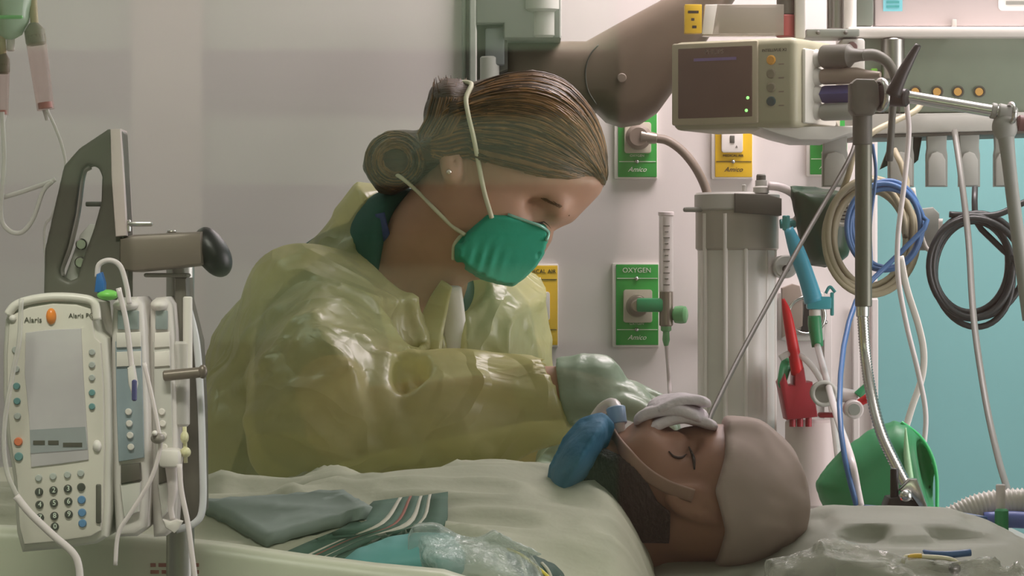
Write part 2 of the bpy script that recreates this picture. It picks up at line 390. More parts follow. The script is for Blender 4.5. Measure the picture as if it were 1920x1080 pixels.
def gown_mat():
    m = bpy.data.materials.new('isolation_gown_film'); m.use_nodes = True
    nt = m.node_tree; n = nt.nodes; L = nt.links; b = n['Principled BSDF']; out = n['Material Output']
    tc = n.new('ShaderNodeTexCoord'); nz = n.new('ShaderNodeTexNoise'); nz.inputs['Scale'].default_value = 7; nz.inputs['Detail'].default_value = 4; nz.inputs['Distortion'].default_value = 0.8
    L.new(tc.outputs['Object'], nz.inputs['Vector'])
    cr = n.new('ShaderNodeValToRGB'); L.new(nz.outputs['Fac'], cr.inputs[0])
    cr.color_ramp.elements[0].color = (*rgb(196, 192, 142), 1); cr.color_ramp.elements[1].color = (*rgb(212, 206, 158), 1)
    cr.color_ramp.elements[0].position = 0.35; cr.color_ramp.elements[1].position = 0.65
    L.new(cr.outputs[0], b.inputs['Base Color']); b.inputs['Roughness'].default_value = 0.3; b.inputs['Specular IOR Level'].default_value = 0.7
    w1 = n.new('ShaderNodeTexNoise'); w1.inputs['Scale'].default_value = 4.5; w1.inputs['Detail'].default_value = 1.5; w1.inputs['Distortion'].default_value = 1.6
    L.new(tc.outputs['Object'], w1.inputs['Vector'])
    def mth(op, a, b=None):
        q = n.new('ShaderNodeMath'); q.operation = op
        for i, v in enumerate((a, b)):
            if v is None: continue
            if isinstance(v, (int, float)): q.inputs[i].default_value = v
            else: L.new(v, q.inputs[i])
        return q.outputs[0]
    w2 = n.new('ShaderNodeTexNoise'); w2.inputs['Scale'].default_value = 13; w2.inputs['Detail'].default_value = 2; w2.inputs['Distortion'].default_value = 1.0
    L.new(tc.outputs['Object'], w2.inputs['Vector'])
    r1 = mth('MINIMUM', mth('ABSOLUTE', mth('SUBTRACT', w1.outputs['Fac'], 0.5)), 0.10); r2 = mth('MINIMUM', mth('ABSOLUTE', mth('SUBTRACT', w2.outputs['Fac'], 0.5)), 0.10)
    hh = mth('ADD', mth('MULTIPLY', r1, -2.2), mth('MULTIPLY', r2, -0.4))
    bp = n.new('ShaderNodeBump'); bp.inputs['Strength'].default_value = 0.55; bp.inputs['Distance'].default_value = 0.035
    L.new(hh, bp.inputs['Height']); L.new(bp.outputs[0], b.inputs['Normal'])
    t = n.new('ShaderNodeBsdfTranslucent'); t.inputs[0].default_value = (*rgb(226, 222, 160), 1)
    m1 = n.new('ShaderNodeMixShader'); m1.inputs[0].default_value = 0.35; L.new(b.outputs[0], m1.inputs[1]); L.new(t.outputs[0], m1.inputs[2])
    tp = n.new('ShaderNodeBsdfTransparent'); tp.inputs[0].default_value = (*rgb(250, 250, 225), 1)
    m2 = n.new('ShaderNodeMixShader'); m2.inputs[0].default_value = 0.27; L.new(m1.outputs[0], m2.inputs[1]); L.new(tp.outputs[0], m2.inputs[2])
    L.new(m2.outputs[0], out.inputs[0]); return m
m_gown = gown_mat()

SR = W(590, 612, -0.05); SLs = W(912, 612, 0.19); NB = W(735, 530, 0.08)
EL = W(640, 795, -0.27); WR = W(1035, 735, -0.29)
EL2 = W(955, 850, 0.13); WR2 = W(1060, 868, -0.14)
HIP = np.array((-0.24, 0.30, 0.88))
def hand_sdf(wr, d, n, side, curl, L=0.172, spread=0.5):
    """palm + five fingers; d along the hand, n out of its back, side = +1 thumb towards cross(n,d)"""
    d = d / np.linalg.norm(d); n = n - d * np.dot(n, d); n /= np.linalg.norm(n); s = np.cross(n, d) * side; k = L / 0.18
    segs = []
    for off, ln, sp in ((0.027, 0.068, 0.10), (0.009, 0.078, 0.03), (-0.010, 0.072, -0.05), (-0.028, 0.056, -0.14)):
        p = wr + d * 0.088 * k + s * off * k; dr = d + s * sp * spread; dr /= np.linalg.norm(dr); a = 0.0; r = 0.0088 * k; ch = []
        for j, fr in enumerate((0.45, 0.31, 0.24)):
            a += curl[j]; v = dr * math.cos(a) - n * math.sin(a); q = p + v * ln * fr * k; ch.append((p, q, r, r * 0.9)); p = q; r *= 0.9
        segs.append(ch)
    p = wr + d * 0.025 * k + s * 0.028 * k; ch = []; r = 0.0115 * k
    for j, (fr, a, b) in enumerate(((0.045, 0.75, 0.45), (0.032, 0.5, 0.6), (0.027, 0.25, 0.75))):
        v = d * math.cos(a) + s * math.sin(a) * 0.8 - n * b * 0.7; v /= np.linalg.norm(v); q = p + v * fr * k; ch.append((p, q, r, r * 0.88)); p = q; r *= 0.88
    segs.append(ch)
    R = np.stack([d, s, n])
    def f(P, grow=0.0):
        q = (P - (wr + d * 0.048 * k)) @ R.T; rr = np.array((0.058, 0.042, 0.0165)) * k
        k0 = np.linalg.norm(q / rr, axis=-1); k1 = np.linalg.norm(q / rr ** 2, axis=-1) + 1e-9; v = k0 * (k0 - 1) / k1
        v = smin(v, sd_cap(P, wr - d * 0.03, wr + d * 0.02, 0.026 * k, 0.025 * k), 0.02)
        fg = None
        for ch in segs:
            for a, b, ra, rb in ch:
                e = sd_cap(P, a, b, ra, rb); fg = e if fg is None else np.minimum(fg, e)
        return smin(v, fg, 0.006) - grow
    tips = [c[-1][1] for c in segs]
    f.box = (np.min([wr - d * 0.06 - 0.05] + [t - 0.02 for t in tips], axis=0), np.max([wr + 0.05] + [t + 0.03 for t in tips] , axis=0)); f.tips = tips
    return f
hR = hand_sdf(WR, W(1190, 748, -0.30) - WR, np.array((0.25, -0.35, 1.0)), 1, (0.35, 0.55, 0.4))
hL = hand_sdf(WR2, W(1160, 862, -0.27) - WR2, np.array((0.2, -0.3, 1.0)), -1, (0.35, 0.5, 0.4), 0.165)
FACE = [(1136, 338), (1128, 360), (1108, 382), (1086, 404), (1077, 416), (1056, 424), (1040, 432), (1036, 448), (1026, 470), (1006, 482), (985, 490), (970, 505), (940, 520), (905, 524), (872, 514), (846, 488), (822, 440), (826, 380), (850, 290), (950, 240), (1090, 270)]
def head_f(P):
    v = sd_ell(P, W(965, 278, 0), (0.094, 0.073, 0.084))
    v = smin(v, sd_infl(P, FACE, 0.0, 0.062, 0.062), 0.012)
    for sg in (-1, 1):
        v = smax(v, -sd_ell(P, W(1010, 398, sg * 0.048), (0.020, 0.012, 0.013), -0.6), 0.014)
        v = smin(v, sd_ell(P, W(1003, 402, sg * 0.0415), (0.0150, 0.0130, 0.0150)), 0.005)
        v = smin(v, sd_ell(P, W(1046, 396, sg * 0.034), (0.014, 0.026, 0.012), 0.6), 0.014)
        v = smin(v, sd_ell(P, W(930, 405, sg * 0.054), (0.032, 0.014, 0.022), -0.5), 0.02)
        # ear: outer rim with a hollow
        e = sd_ell(P, W(846, 300, sg * 0.062), (0.014, 0.011, 0.025), 0.25)
        e = smax(e, -sd_ell(P, W(851, 304, sg * 0.074), (0.007, 0.009, 0.011), 0.25), 0.004)
        v = smin(v, e, 0.006)
        v = smin(v, sd_ell(P, W(844, 322, sg * 0.062), (0.010, 0.009, 0.013)), 0.006)
    return v
def neck_f(P):
    v = sd_cap(P, W(728, 560, 0.085), W(862, 385, 0.0), 0.062, 0.056)
    v = smin(v, sd_cap(P, W(790, 590, 0.03), W(860, 470, -0.012), 0.022, 0.02), 0.03)
    return v
def body_f(P):
    v = smin(head_f(P), neck_f(P), 0.02)
    t = sd_cap(P, SR + (0.03, 0.02, -0.01), SLs - (0.02, 0, 0.01), 0.05, 0.05)
    t = smin(t, sd_ell(P, W(715, 640, 0.12), (0.13, 0.10, 0.14), 0.6), 0.06)
    t = smin(t, sd_cap(P, W(690, 700, 0.14), HIP, 0.115, 0.135), 0.06)
    v = smin(v, t, 0.035)
    v = smin(v, sd_cap(P, SR, EL, 0.048, 0.038), 0.03); v = smin(v, sd_cap(P, EL, WR, 0.038, 0.026), 0.01)
    v = smin(v, sd_cap(P, SLs, EL2, 0.048, 0.038), 0.03); v = smin(v, sd_cap(P, EL2, WR2, 0.038, 0.026), 0.01)
    for sx in (-0.09, 0.09):
        kn = HIP + (sx + 0.02, -0.05, -0.40); an = HIP + (sx, 0.02, -0.80)
        v = smin(v, sd_cap(P, HIP + (sx, 0, -0.02), kn, 0.085, 0.055), 0.04); v = smin(v, sd_cap(P, kn, an, 0.055, 0.038), 0.02)
    return v
def scrub_all(P): return body_f(P)
nurse = thing('person', (HIP[0], HIP[1], 0.0), 'nurse in yellow isolation gown and green respirator leaning over the bed', 'person')
# the body: one continuous figure; fine mesh for the whole of it
obj('body', nets(lambda P: smin(smin(body_f(P), hR(P), 0.01), hL(P), 0.01), (-0.42, -0.42, 0.05), (0.27, 0.50, 1.50), 0.0058), m_skin, nurse)
hd = nurse
# finer head shell over the coarse one would double skin; detail parts instead
brow = []
for sg in (-1, 1):
    lid = [W(a, b, sg * (0.0550 - 0.004 * abs(i - 1.5))) for i, (a, b) in enumerate(((985, 405), (996, 415), (1008, 419), (1020, 416)))]
    brow.append(tube(lid, [0.0006, 0.0012, 0.0012, 0.0006], 6, 4))
    for k in range(14):
        t = k / 13; p = smooth_path(lid, 5)[int(t * 15)]; tip = p + np.array((0.004 + 0.004 * t, sg * 0.002, -0.008))
        brow.append(tube([p, (p + tip) / 2 + (0.001, sg * 0.0015, 0), tip], [0.0005, 0.0004, 0.0001], 4, 2))
for h_ in range(2): obj('eyelashes', join(*brow[h_ * 15:h_ * 15 + 15]), mat('lash', rgb(48, 36, 30), 0.6), nurse)
eb = []
for sg in (-1, 1):
    pts = hit(head_f, [(1018, 372), (1036, 380), (1054, 390), (1068, 402)], -0.2, 0.1)
    for k in range(26):
        t = k / 25; p = smooth_path(pts, 9)[int(t * 27)] * (1, -sg if sg > 0 else 1, 1); p = p + np.array((0, 0, random.uniform(-0.002, 0.002)))
        if sg > 0: p[1] = abs(p[1])
        eb.append(tube([p, p + np.array((-0.006, 0, 0.004))], [0.0009, 0.0003], 4, 1))
for h_ in range(2): obj('eyebrow', join(*eb[h_ * 26:h_ * 26 + 26]), mat('brow_hair', rgb(120, 92, 66), 0.6), nurse)
# shoes
for sx in (-0.09, 0.09):
    b = HIP + np.array((sx, 0, -0.88)); obj('shoe', nets(lambda P: np.maximum(smin(sd_ell(P, b + (0.02, -0.06, 0.035), (0.048, 0.12, 0.05)), sd_cap(P, b + (0, 0.02, 0.03), b + (0, 0.02, 0.10), 0.045, 0.05), 0.03), -(P[..., 2] - 0.001)), b + (-0.08, -0.2, -0.02), b + (0.1, 0.1, 0.16), 0.008), m_white, nurse)
# scrubs: torso of the body grown by a few mm, below the collar, and trouser legs
def scrub_f(P):
    t = sd_cap(P, SR + (0.03, 0.02, -0.01), SLs - (0.02, 0, 0.01), 0.056, 0.056)
    t = smin(t, sd_ell(P, W(715, 640, 0.12), (0.14, 0.11, 0.15), 0.6), 0.06)
    t = smin(t, sd_cap(P, W(690, 700, 0.14), HIP, 0.122, 0.145), 0.06)
    t = smin(t, sd_cap(P, SR, SR * 0.5 + EL * 0.5, 0.058, 0.056), 0.03); t = smin(t, sd_cap(P, SLs, SLs * 0.5 + EL2 * 0.5, 0.058, 0.056), 0.03)
    # stand of the collar hugging the back of the neck
    t = smin(t, sd_cap(P, W(722, 560, 0.085), W(752, 455, 0.05), 0.078, 0.066), 0.03)
    t = smax(t, -sd_cap(P, W(790, 560, 0.0), W(860, 420, -0.03), 0.058, 0.10), 0.01)
    t = smax(t, -sd_cap(P, W(770, 520, -0.06), W(830, 600, -0.10), 0.035, 0.045), 0.01)
    for sx in (-0.09, 0.09):
        kn = HIP + (sx + 0.02, -0.05, -0.40); an = HIP + (sx, 0.02, -0.78)
        t = smin(t, sd_cap(P, HIP + (sx, 0, -0.02), kn, 0.10, 0.075), 0.05); t = smin(t, sd_cap(P, kn, an, 0.075, 0.062), 0.02)
    return t
obj('scrub_suit', nets(scrub_f, (-0.42, -0.30, 0.05), (0.25, 0.50, 1.40), 0.0085), m_scrub, nurse)
obj('lanyard', tube(hit(scrub_f, [(712, 400), (722, 440), (738, 490), (760, 545), (786, 590), (800, 640)], lift=0.004), 0.006, 6, 5, flat=((0.2, 1, 0.2), 0.25)), m_lan, nurse)
# gown
FOLDS = []
def gown_f(P, folds=True):
    v = sd_cap(P, SR, SLs, 0.088, 0.066)
    v = smin(v, sd_cap(P, W(722, 460, 0.09), W(592, 700, 0.12), 0.074, 0.118), 0.05)
    v = smin(v, sd_cap(P, W(592, 700, 0.12), W(572, 850, 0.14), 0.112, 0.125), 0.05)
    v = smin(v, sd_ell(P, W(760, 660, 0.11), (0.155, 0.125, 0.12), 0.3), 0.06)
    v = smin(v, sd_cap(P, W(900, 670, 0.15), W(850, 930, 0.16), 0.082, 0.105), 0.05)
    v = smin(v, sd_cap(P, W(640, 860, 0.15), HIP + (0, -0.02, -0.34), 0.15, 0.23), 0.08)
    v = smin(v, sd_ell(P, W(545, 840, -0.04), (0.125, 0.12, 0.115), 0.0), 0.05)
    # near sleeve
    v = smin(v, sd_cap(P, SR + (0.0, -0.01, -0.005), EL + (-0.01, 0, 0.01), 0.078, 0.094), 0.035)
    s = sd_cap(P, EL, W(840, 768, -0.285), 0.082, 0.064); s = smin(s, sd_cap(P, W(840, 768, -0.285), WR + (0.008, 0, 0), 0.064, 0.046), 0.03)
    v = smin(v, s, 0.014)
    v = smax(v, -sd_ell(P, W(760, 690, -0.335), (0.019, 0.040, 0.030), 0.3), 0.008)
    # cuff end cut flat and hollow
    d = WR - EL; d /= np.linalg.norm(d)
    v = smax(v, np.where(P[..., 0] > EL[0] + 0.14, np.where(P[..., 1] < -0.2, (P - WR) @ d - 0.012, -1), -1), 0.004)
    v = smax(v, -sd_cap(P, WR - d * 0.02, WR + d * 0.08, 0.030, 0.040), 0.006)
    # far sleeve
    v = smin(v, sd_cap(P, SLs, EL2, 0.070, 0.062), 0.03); v = smin(v, sd_cap(P, EL2, WR2 - (0.02, -0.03, 0), 0.06, 0.042), 0.015)
    # folds
    n1 = vnoise(P + 0.06 * vnoise(P, 6)[..., None], (6, 6, 9)); n2 = vnoise(P, (17, 17, 26))
    v = v - 0.016 * (1 - np.abs(2 * n1 - 1)) ** 3 - 0.003 * (1 - np.abs(2 * n2 - 1)) ** 2 + 0.006
    if folds:
        for pl, r, k in FOLDS:
            for a, b in zip(pl[:-1], pl[1:]): v = smin(v, sd_cap(P, a, b, r, r), k)
    # neck opening
    v = smax(v, -sd_cap(P, W(748, 570, 0.07), W(842, 395, -0.01), 0.062, 0.108), 0.008)
    v = smax(v, -sd_cap(P, W(752, 470, -0.09), W(800, 560, -0.12), 0.052, 0.026), 0.008)
    v = smax(v, -sd_cap(P, W(800, 560, -0.12), W(832, 610, 0.02), 0.026, 0.012), 0.006)
    v = smax(v, -sd_cap(P, W(852, 520, -0.02), W(850, 650, 0.0), 0.028, 0.010), 0.006)
    return v
FL = [([(610, 548), (560, 610), (505, 680), (450, 730)], 6, 18), ([(640, 540), (690, 565), (722, 604)], 5, 14), ([(560, 640), (590, 596), (640, 566)], 4, 12),
      ([(800, 735), (900, 722), (1010, 745)], 5, 16), ([(722, 672), (716, 740), (744, 810), (792, 858)], 7, 14), ([(800, 648), (770, 668), (764, 705), (782, 752)], 5, 10),
      ([(600, 850), (690, 838), (776, 852)], 5, 16), ([(470, 790), (560, 745), (650, 700)], 6, 20), ([(955, 560), (985, 610), (1010, 665)], 4, 12), ([(890, 560), (905, 620), (940, 660)], 4, 14),
      ([(520, 590), (470, 640), (420, 720), (405, 800)], 6, 20), ([(690, 400), (730, 470), (772, 560), (790, 625)], 5, 10), ([(840, 820), (930, 806), (1010, 790)], 4, 14),
      ([(480, 900), (580, 915), (680, 912)], 6, 18), ([(740, 920), (790, 880), (820, 875)], 5, 14), ([(850, 930), (880, 880), (905, 850)], 5, 14), ([(620, 620), (680, 640), (760, 655)], 4, 14)]
for pl, r, k in FL: FOLDS.append((hit(lambda P: gown_f(P, False), pl, lift=-0.001), r * 0.001, k * 0.001))
G_V = nets(gown_f, (-0.46, -0.44, 0.34), (0.14, 0.50, 1.42), 0.0055)
obj('gown', G_V, m_gown, nurse)
# white shirt showing in the gown opening
sp = hit(lambda P: np.minimum(scrub_f(P), neck_f(P)), [(846, 540), (850, 580), (852, 620), (853, 665)], lift=0.012)
obj('undershirt', tube(sp, [0.012, 0.013, 0.014, 0.014], 8, 5, flat=((0, 1, 0), 0.35)), m_white, nurse)
# gown collar placket left of the white strip
cp = hit(lambda P: np.minimum(scrub_f(P), neck_f(P)), [(838, 532), (822, 570), (808, 615), (800, 660)], lift=0.02)
obj('collar_placket', tube(cp, [0.008, 0.013, 0.016, 0.018], 8, 5, flat=((0.3, 1, 0), 0.25)), m_gown, nurse)
# gloves
m_glove = sheer('glove_vinyl', rgb(164, 182, 160), 0.60, 0.3, 0.2, 25)
def glove(hf, wr, el, c0, c1):
    d = wr - el; d /= np.linalg.norm(d)
    def f(P):
        v = hf(P, 0.003); v = smin(v, sd_cap(P, wr - d * 0.012, wr + d * 0.045, 0.040, 0.034), 0.01)
        v = v - 0.008 * (1 - np.abs(2 * vnoise(P, (30, 40, 45)) - 1)) ** 2 * 0.4 + 0.001
        v = smax(v, 0.010 - (P - wr) @ d, 0.003)
        return v
    return obj('glove', nets(f, hf.box[0] - 0.03, hf.box[1] + 0.03, 0.0036), m_glove, nurse)
glove(hR, WR, EL, 0, 0); glove(hL, WR2, EL2, 0, 0)
# hair
HAIR = [(812, 166), (838, 150), (872, 156), (905, 150), (950, 136), (1000, 130), (1050, 143), (1095, 178), (1125, 228), (1140, 288), (1142, 330), (1134, 352), (1112, 340), (1070, 340), (1006, 333), (945, 318), (900, 308), (880, 303), (862, 294), (838, 292), (822, 312), (806, 330), (780, 348), (752, 330), (760, 280), (792, 236), (800, 200)]
BUN = [(700, 262), (726, 245), (760, 242), (792, 246), (806, 275), (812, 316), (790, 340), (760, 356), (735, 368), (708, 362), (690, 340), (680, 312), (684, 282)]
TUFT = [(808, 162), (836, 146), (870, 150), (888, 180), (880, 236), (846, 250), (812, 262), (798, 250), (802, 210)]
HW = [W(a, b, 0.0)[[0, 2]] for a, b in HAIR]
def hair_f(P):
    v = smin(sd_ell(P, W(966, 280, 0), (0.104, 0.083, 0.092)), sd_infl(P, HAIR, 0.0, 0.078, 0.07), 0.01)
    v = smax(v, sd_poly(P[..., 0], P[..., 2], HW), 0.006)
    v = smin(v, sd_infl(P, BUN, 0.01, 0.042, 0.038), 0.01)
    v = smin(v, sd_infl(P, TUFT, 0.0, 0.055, 0.05), 0.012)
    for sg in (-1, 1): v = smin(v, sd_ell(P, W(846, 268, sg * 0.056), (0.046, 0.022, 0.018), 0.35), 0.012)
    v = smax(v, -sd_ell(P, W(737, 296, -0.042), (0.015, 0.016, 0.010), 0.5), 0.01)
    return v - 0.004 * (vnoise(P, (14, 30, 60)) - 0.5)
hair = obj('hair', nets(hair_f, W(665, 385, 0.1) - (0, 0.22, 0), W(1155, 115, 0.1) + (0, 0.03, 0), 0.0042), m_hair, nurse)
TOP = [(872, 168), (930, 146), (1000, 137), (1056, 152), (1098, 190), (1126, 240), (1138, 292), (1139, 335)]
BOT = [(868, 286), (890, 300), (930, 312), (975, 323), (1020, 332), (1060, 336), (1096, 338), (1130, 350)]
st = []
tp = smooth_path(TOP, 3); bt = smooth_path(BOT, 3)
def strands(lines, r0, lift):
    for ln in lines:
        p = hit(hair_f, ln, -0.13, 0.1, lift, 120); r = [r0 * random.uniform(0.7, 1.2)] * len(p); r[0] = r[-1] = r0 * 0.2
        st.append(tube(p, r, 4, 1, cap=False)); st.append(tube(p * (1, -1, 1), r, 4, 1, cap=False))
ls = []
for k in range(170):
    t = random.random(); j = random.uniform(-4, 4); a = random.randint(0, 4); b = len(tp) - random.randint(0, 5)
    ls.append([(tp[i] * (1 - t) + bt[i] * t + (0, j * math.sin(i * 0.25))) for i in range(a, b)])
for k in range(60):
    t = random.random(); s = np.array((884, 170 + 130 * t)); e = np.array((790 + random.uniform(-6, 10), 262 + 40 * (t - 0.5))); c = (s + e) / 2 + (0, -14 + 26 * t)
    ls.append([s, (s + c) / 2 + (0, -2), c, (c + e) / 2 + (0, 3), e])
for k in range(44):
    t = random.random(); x = 812 + 66 * t; ls.append([(x, 152 + random.uniform(-6, 4)), (x - 3, 185), (x - 12, 220), (x - 30, 252), (790 - 10 * t, 280)])
for k in range(70):
    q = random.uniform(0.35, 1.0); a0 = random.uniform(0, 2 * PI); sp_ = random.uniform(1.2, 2.8)
    ls.append([(742 + 58 * q * math.cos(a0 + sp_ * i / 8), 302 + 56 * q * math.sin(a0 + sp_ * i / 8)) for i in range(9)])
strands(ls, 0.0013, 0.0006)
for k in range(40):
    x0 = random.uniform(822, 872); x1 = x0 + random.uniform(-16, 12); yy = random.uniform(-0.045, 0.045)
    st.append(tube([W(x0 - 8, 232, yy), W(x0, 190, yy), W(x1, random.uniform(140, 166), yy * 0.9)], [0.0012, 0.0011, 0.0003], 4, 4))
for k in range(0):   # loose wisps
    x = random.uniform(800, 860); p = hit(hair_f, [(x, 158), (x + 10, 152)], -0.1, 0.1); st.append(tube([p[0], p[0] + (-0.004, 0, 0.01), p[0] + (random.uniform(-0.01, 0.02), 0, 0.016)], [0.0008, 0.0006, 0.0002], 4, 3))
for i_, m_ in ((0, m_strand), (1, m_strand2), (2, m_strand3)):
    so = obj('hair_strands', join(*st[i_::3]), m_, hair); so['kind'] = 'stuff'
# respirator: folded cup with a front seam
MASK = [(910, 392), (950, 394), (988, 406), (1024, 420), (1033, 434), (1030, 450), (1020, 478), (1006, 500), (984, 522), (962, 538), (935, 534), (900, 524), (872, 508), (849, 488), (848, 462), (868, 436), (892, 410)]
def mask_f(P):
    v = sd_infl(P, MASK, 0.0, 0.080, 0.014)
    a = W(905, 430, 0); d = np.array((0.62, 0, -0.78)); s = (P - a) @ d
    v = np.maximum(v, (np.abs(P[..., 1]) - (0.079 - 6.0 * np.clip(s + 0.01, 0, 1) ** 2)) * 0.55)
    # pleats low on the cheek
    u = (P - W(890, 490, 0)) @ np.array((0.90, 0, -0.30)); wv = np.exp(-((P[..., 0] - W(905, 490, 0)[0]) / 0.025) ** 2 - ((P[..., 2] - W(0, 488, 0)[2]) / 0.016) ** 2)
    return v + 0.0009 * np.sin(u * 480 + 3 * vnoise(P, 30)) * wv
resp = obj('respirator', nets(mask_f, W(835, 550, 0) - (0, 0.09, 0), W(1045, 385, 0) + (0, 0.09, 0), 0.0024), m_respir, nurse)
allf = lambda P: np.minimum(np.minimum(hair_f(P), head_f(P)), np.minimum(neck_f(P), mask_f(P)))
def onnear(pts, lift=0.003): return hit(allf, pts, -0.15, 0.12, lift)
up = onnear([(884, 158), (874, 184), (878, 215), (888, 258), (898, 310), (908, 360), (922, 408)])
lo_ = onnear([(748, 330), (782, 358), (815, 392), (848, 424), (872, 440)])
edge = onnear([(868, 438), (852, 460), (850, 486)], 0.002)
nosew = onnear([(952, 402), (986, 414), (1014, 424), (1028, 436), (1024, 452)], 0.002)
for P_, r, nm, fl in ((up, 0.0030, 'strap', 0.4), (lo_, 0.0024, 'strap', 0.4)):
    back = (P_[0] + P_[0] * (1, -1, 1)) / 2 + (-0.012, 0, 0.004)
    obj(nm, tube(np.vstack([P_[::-1], [back], P_ * (1, -1, 1)]), r, 6, 5), m_strap, resp)
obj('edge_band', tube(edge, 0.0024, 6, 4), m_strap, resp)
obj('nose_clip', tube(nosew, 0.0020, 6, 4), mat('nose_clip_metal', rgb(150, 200, 185), 0.3, 0.3), resp)
e = onnear([(842, 322)], 0.001)[0]
obj('earring', ell(e, (0.0035, 0.0035, 0.0035), 8), mat('earring_metal', rgb(240, 225, 215), 0.15, 1.0), nurse)
# ------------------------------------------------------------------ headwall fittings and equipment on the right
def tub(pts, y, r, sides=8, n=6, **k):
    """tube through pixels; y one depth or one per point; r in metres"""
    ys = [y] * len(pts) if np.isscalar(y) else y
    return tube([W(a, b, c) for (a, b), c in zip(pts, ys)], r, sides, n, **k)
def pcyl(px, py, y0, y1, rp, sides=24, bev=0.0):
    """cylinder along the view depth, radius in pixels at y0"""
    return cyl(W(px, py, y0), W(px, py, y0) + (0, y1 - y0, 0), M_(rp, y0), None, sides, bev)
def vcyl(px, y0, y1, yd, rp, sides=24, bev=0.0, rp2=None):
    """upright cylinder between two pixel heights at depth yd"""
    return cyl(W(px, y1, yd), W(px, y0, yd), M_(rp if rp2 is None else rp2, yd), M_(rp, yd), sides, bev)
m_green = mat('outlet_green', rgb(52, 158, 66), 0.45, noise=0.06, nscale=10)
m_yellow = mat('outlet_yellow', rgb(228, 186, 38), 0.45, noise=0.06, nscale=10)
m_cream = mat('white_plastic', rgb(228, 222, 216), 0.4)
m_print = mat('white_print', rgb(225, 235, 220), 0.6)
m_ink = mat('dark_print', rgb(52, 48, 40), 0.6)
m_taupe = mat('taupe_plastic', rgb(136, 124, 112), 0.45)
m_taupe2 = mat('boom_enamel', rgb(112, 100, 86), 0.45, noise=0.03)
m_grey = mat('grey_plastic', rgb(150, 152, 146), 0.5)
m_lgrey = mat('light_grey_plastic', rgb(198, 196, 190), 0.45)
m_dgrey = mat('dark_grey_plastic', rgb(88, 88, 80), 0.5)
m_black = mat('black_plastic', rgb(34, 34, 32), 0.4)
m_chrome = mat('chrome', rgb(205, 203, 200), 0.22, 1.0)
m_socket = mat('socket_steel', rgb(150, 142, 130), 0.35, 0.7)
m_clear = sheer('clear_tubing', rgb(232, 228, 224), 0.45, 0.2, edge=0.5)
m_clearw = sheer('milky_tubing', rgb(236, 226, 226), 0.75, 0.25, edge=0.25)
m_blue = mat('blue_plastic', rgb(82, 176, 204), 0.35)
m_tealp = mat('teal_plastic', rgb(70, 160, 160), 0.35)
m_red = mat('red_plastic', rgb(212, 34, 40), 0.35)
m_redd = mat('dark_red_plastic', rgb(168, 44, 56), 0.4)
m_gconn = mat('green_connector', rgb(56, 150, 100), 0.35)
m_knob = sheer('green_clear_knob', rgb(120, 190, 130), 0.75, 0.2)
m_bluec = mat('blue_cable', rgb(66, 104, 152), 0.4)
m_beige = mat('beige_cable', rgb(176, 166, 140), 0.45)
m_blackc = mat('black_cable', rgb(44, 48, 48), 0.4)
m_greyc = mat('grey_cable', rgb(116, 116, 110), 0.45)
YP = YW - 0.008
def outlet(x0, y0, x1, y1, m, title, label, sock, plugged, pm):
    t = thing('gas_outlet', W((x0 + x1) / 2, y1, YW), label, 'gas outlet', 'medical gas outlets on the headwall')
    obj('rim', pbox(x0, y0, x1, y1, YP, 0.0095, 0.002), m_cream, t, 'auto')
    pl = obj('plate', pbox(x0 + 7, y0 + 3, x1 - 1.5, y1 - 4, YP - 0.002, 0.006, 0.001), m, t, 'auto')
    cx = (x0 + x1) / 2 + 2; yf = YP - 0.0025
    text('lettering', title, W(cx, y0 + 14, yf), M_(13 if len(title) < 8 else 10.5, yf), pm, pl)
    text('lettering', title, W(cx, y1 - 44, yf), M_(6.5, yf), pm, pl)
    text('maker_mark', 'Amico', W(cx, y1 - 18, yf), M_(13, yf), pm, pl, shear=0.4)
    for k, yy in enumerate((y0 + 29, y1 - 33)):
        obj('screw', pcyl(cx, yy, yf - 0.002, yf + 0.002, 3.6, 12), m_chrome, t)
    obj('score_line', join(pbox(x0 + 9, y0 + 28.3, x1 - 3, y0 + 29.5, yf - 0.0003, 0.001), pbox(x0 + 9, y1 - 33.6, x1 - 3, y1 - 32.4, yf - 0.0003, 0.001)), pm, pl, False)['kind'] = 'stuff'
    sx, sy, sw, sh = sock
    fx = obj('socket_plate', prism(rrect(sx - sw, sy - sh, sx + sw, sy + sh, 5), yf - 0.006, 0.007, 0.001), m_cream if not plugged else mat('socket_pale', rgb(196, 190, 172), 0.4), t, 'auto')
    if plugged: obj('socket', lathe(W(sx, sy, yf - 0.03), (0, 1, 0), [(0, M_(15, YW)), (0.002, M_(19, YW)), (0.02, M_(21, YW)), (0.027, M_(21, YW))]), m_socket, t, 'auto')
    else:
        obj('port', box(W(sx, sy + 3, yf - 0.0065), (M_(9, YW), 0.002, M_(14, YW)), 0.001), m_dgrey, fx)
        text('lettering', 'A', W(sx + 8, sy + 17, yf - 0.0065), M_(6, YW), m_ink, fx)
    return t
outlet(1148, 493, 1236, 651, m_green, 'OXYGEN', 'green oxygen outlet with a clear flowmeter plugged into it', (1196, 574, 27, 31), True, m_print)
outlet(972, 495, 1047, 651, m_yellow, 'MEDICAL AIR', 'yellow medical air outlet half hidden behind the nurse', (1012, 574, 19, 27), False, m_ink)
outlet(1152, 178, 1233, 336, m_green, 'OXYGEN', 'green oxygen outlet feeding the thick taupe hose', (1196, 258, 25, 29), True, m_print)
outlet(1334, 178, 1412, 336, m_yellow, 'MEDICAL AIR', 'yellow medical air outlet below the patient monitor', (1373, 258, 20, 28), False, m_ink)
outlet(1512, 174, 1590, 331, m_green, 'OXYGEN', 'green oxygen outlet half hidden behind grey hanging tabs', (1553, 240, 22, 26), True, m_print)
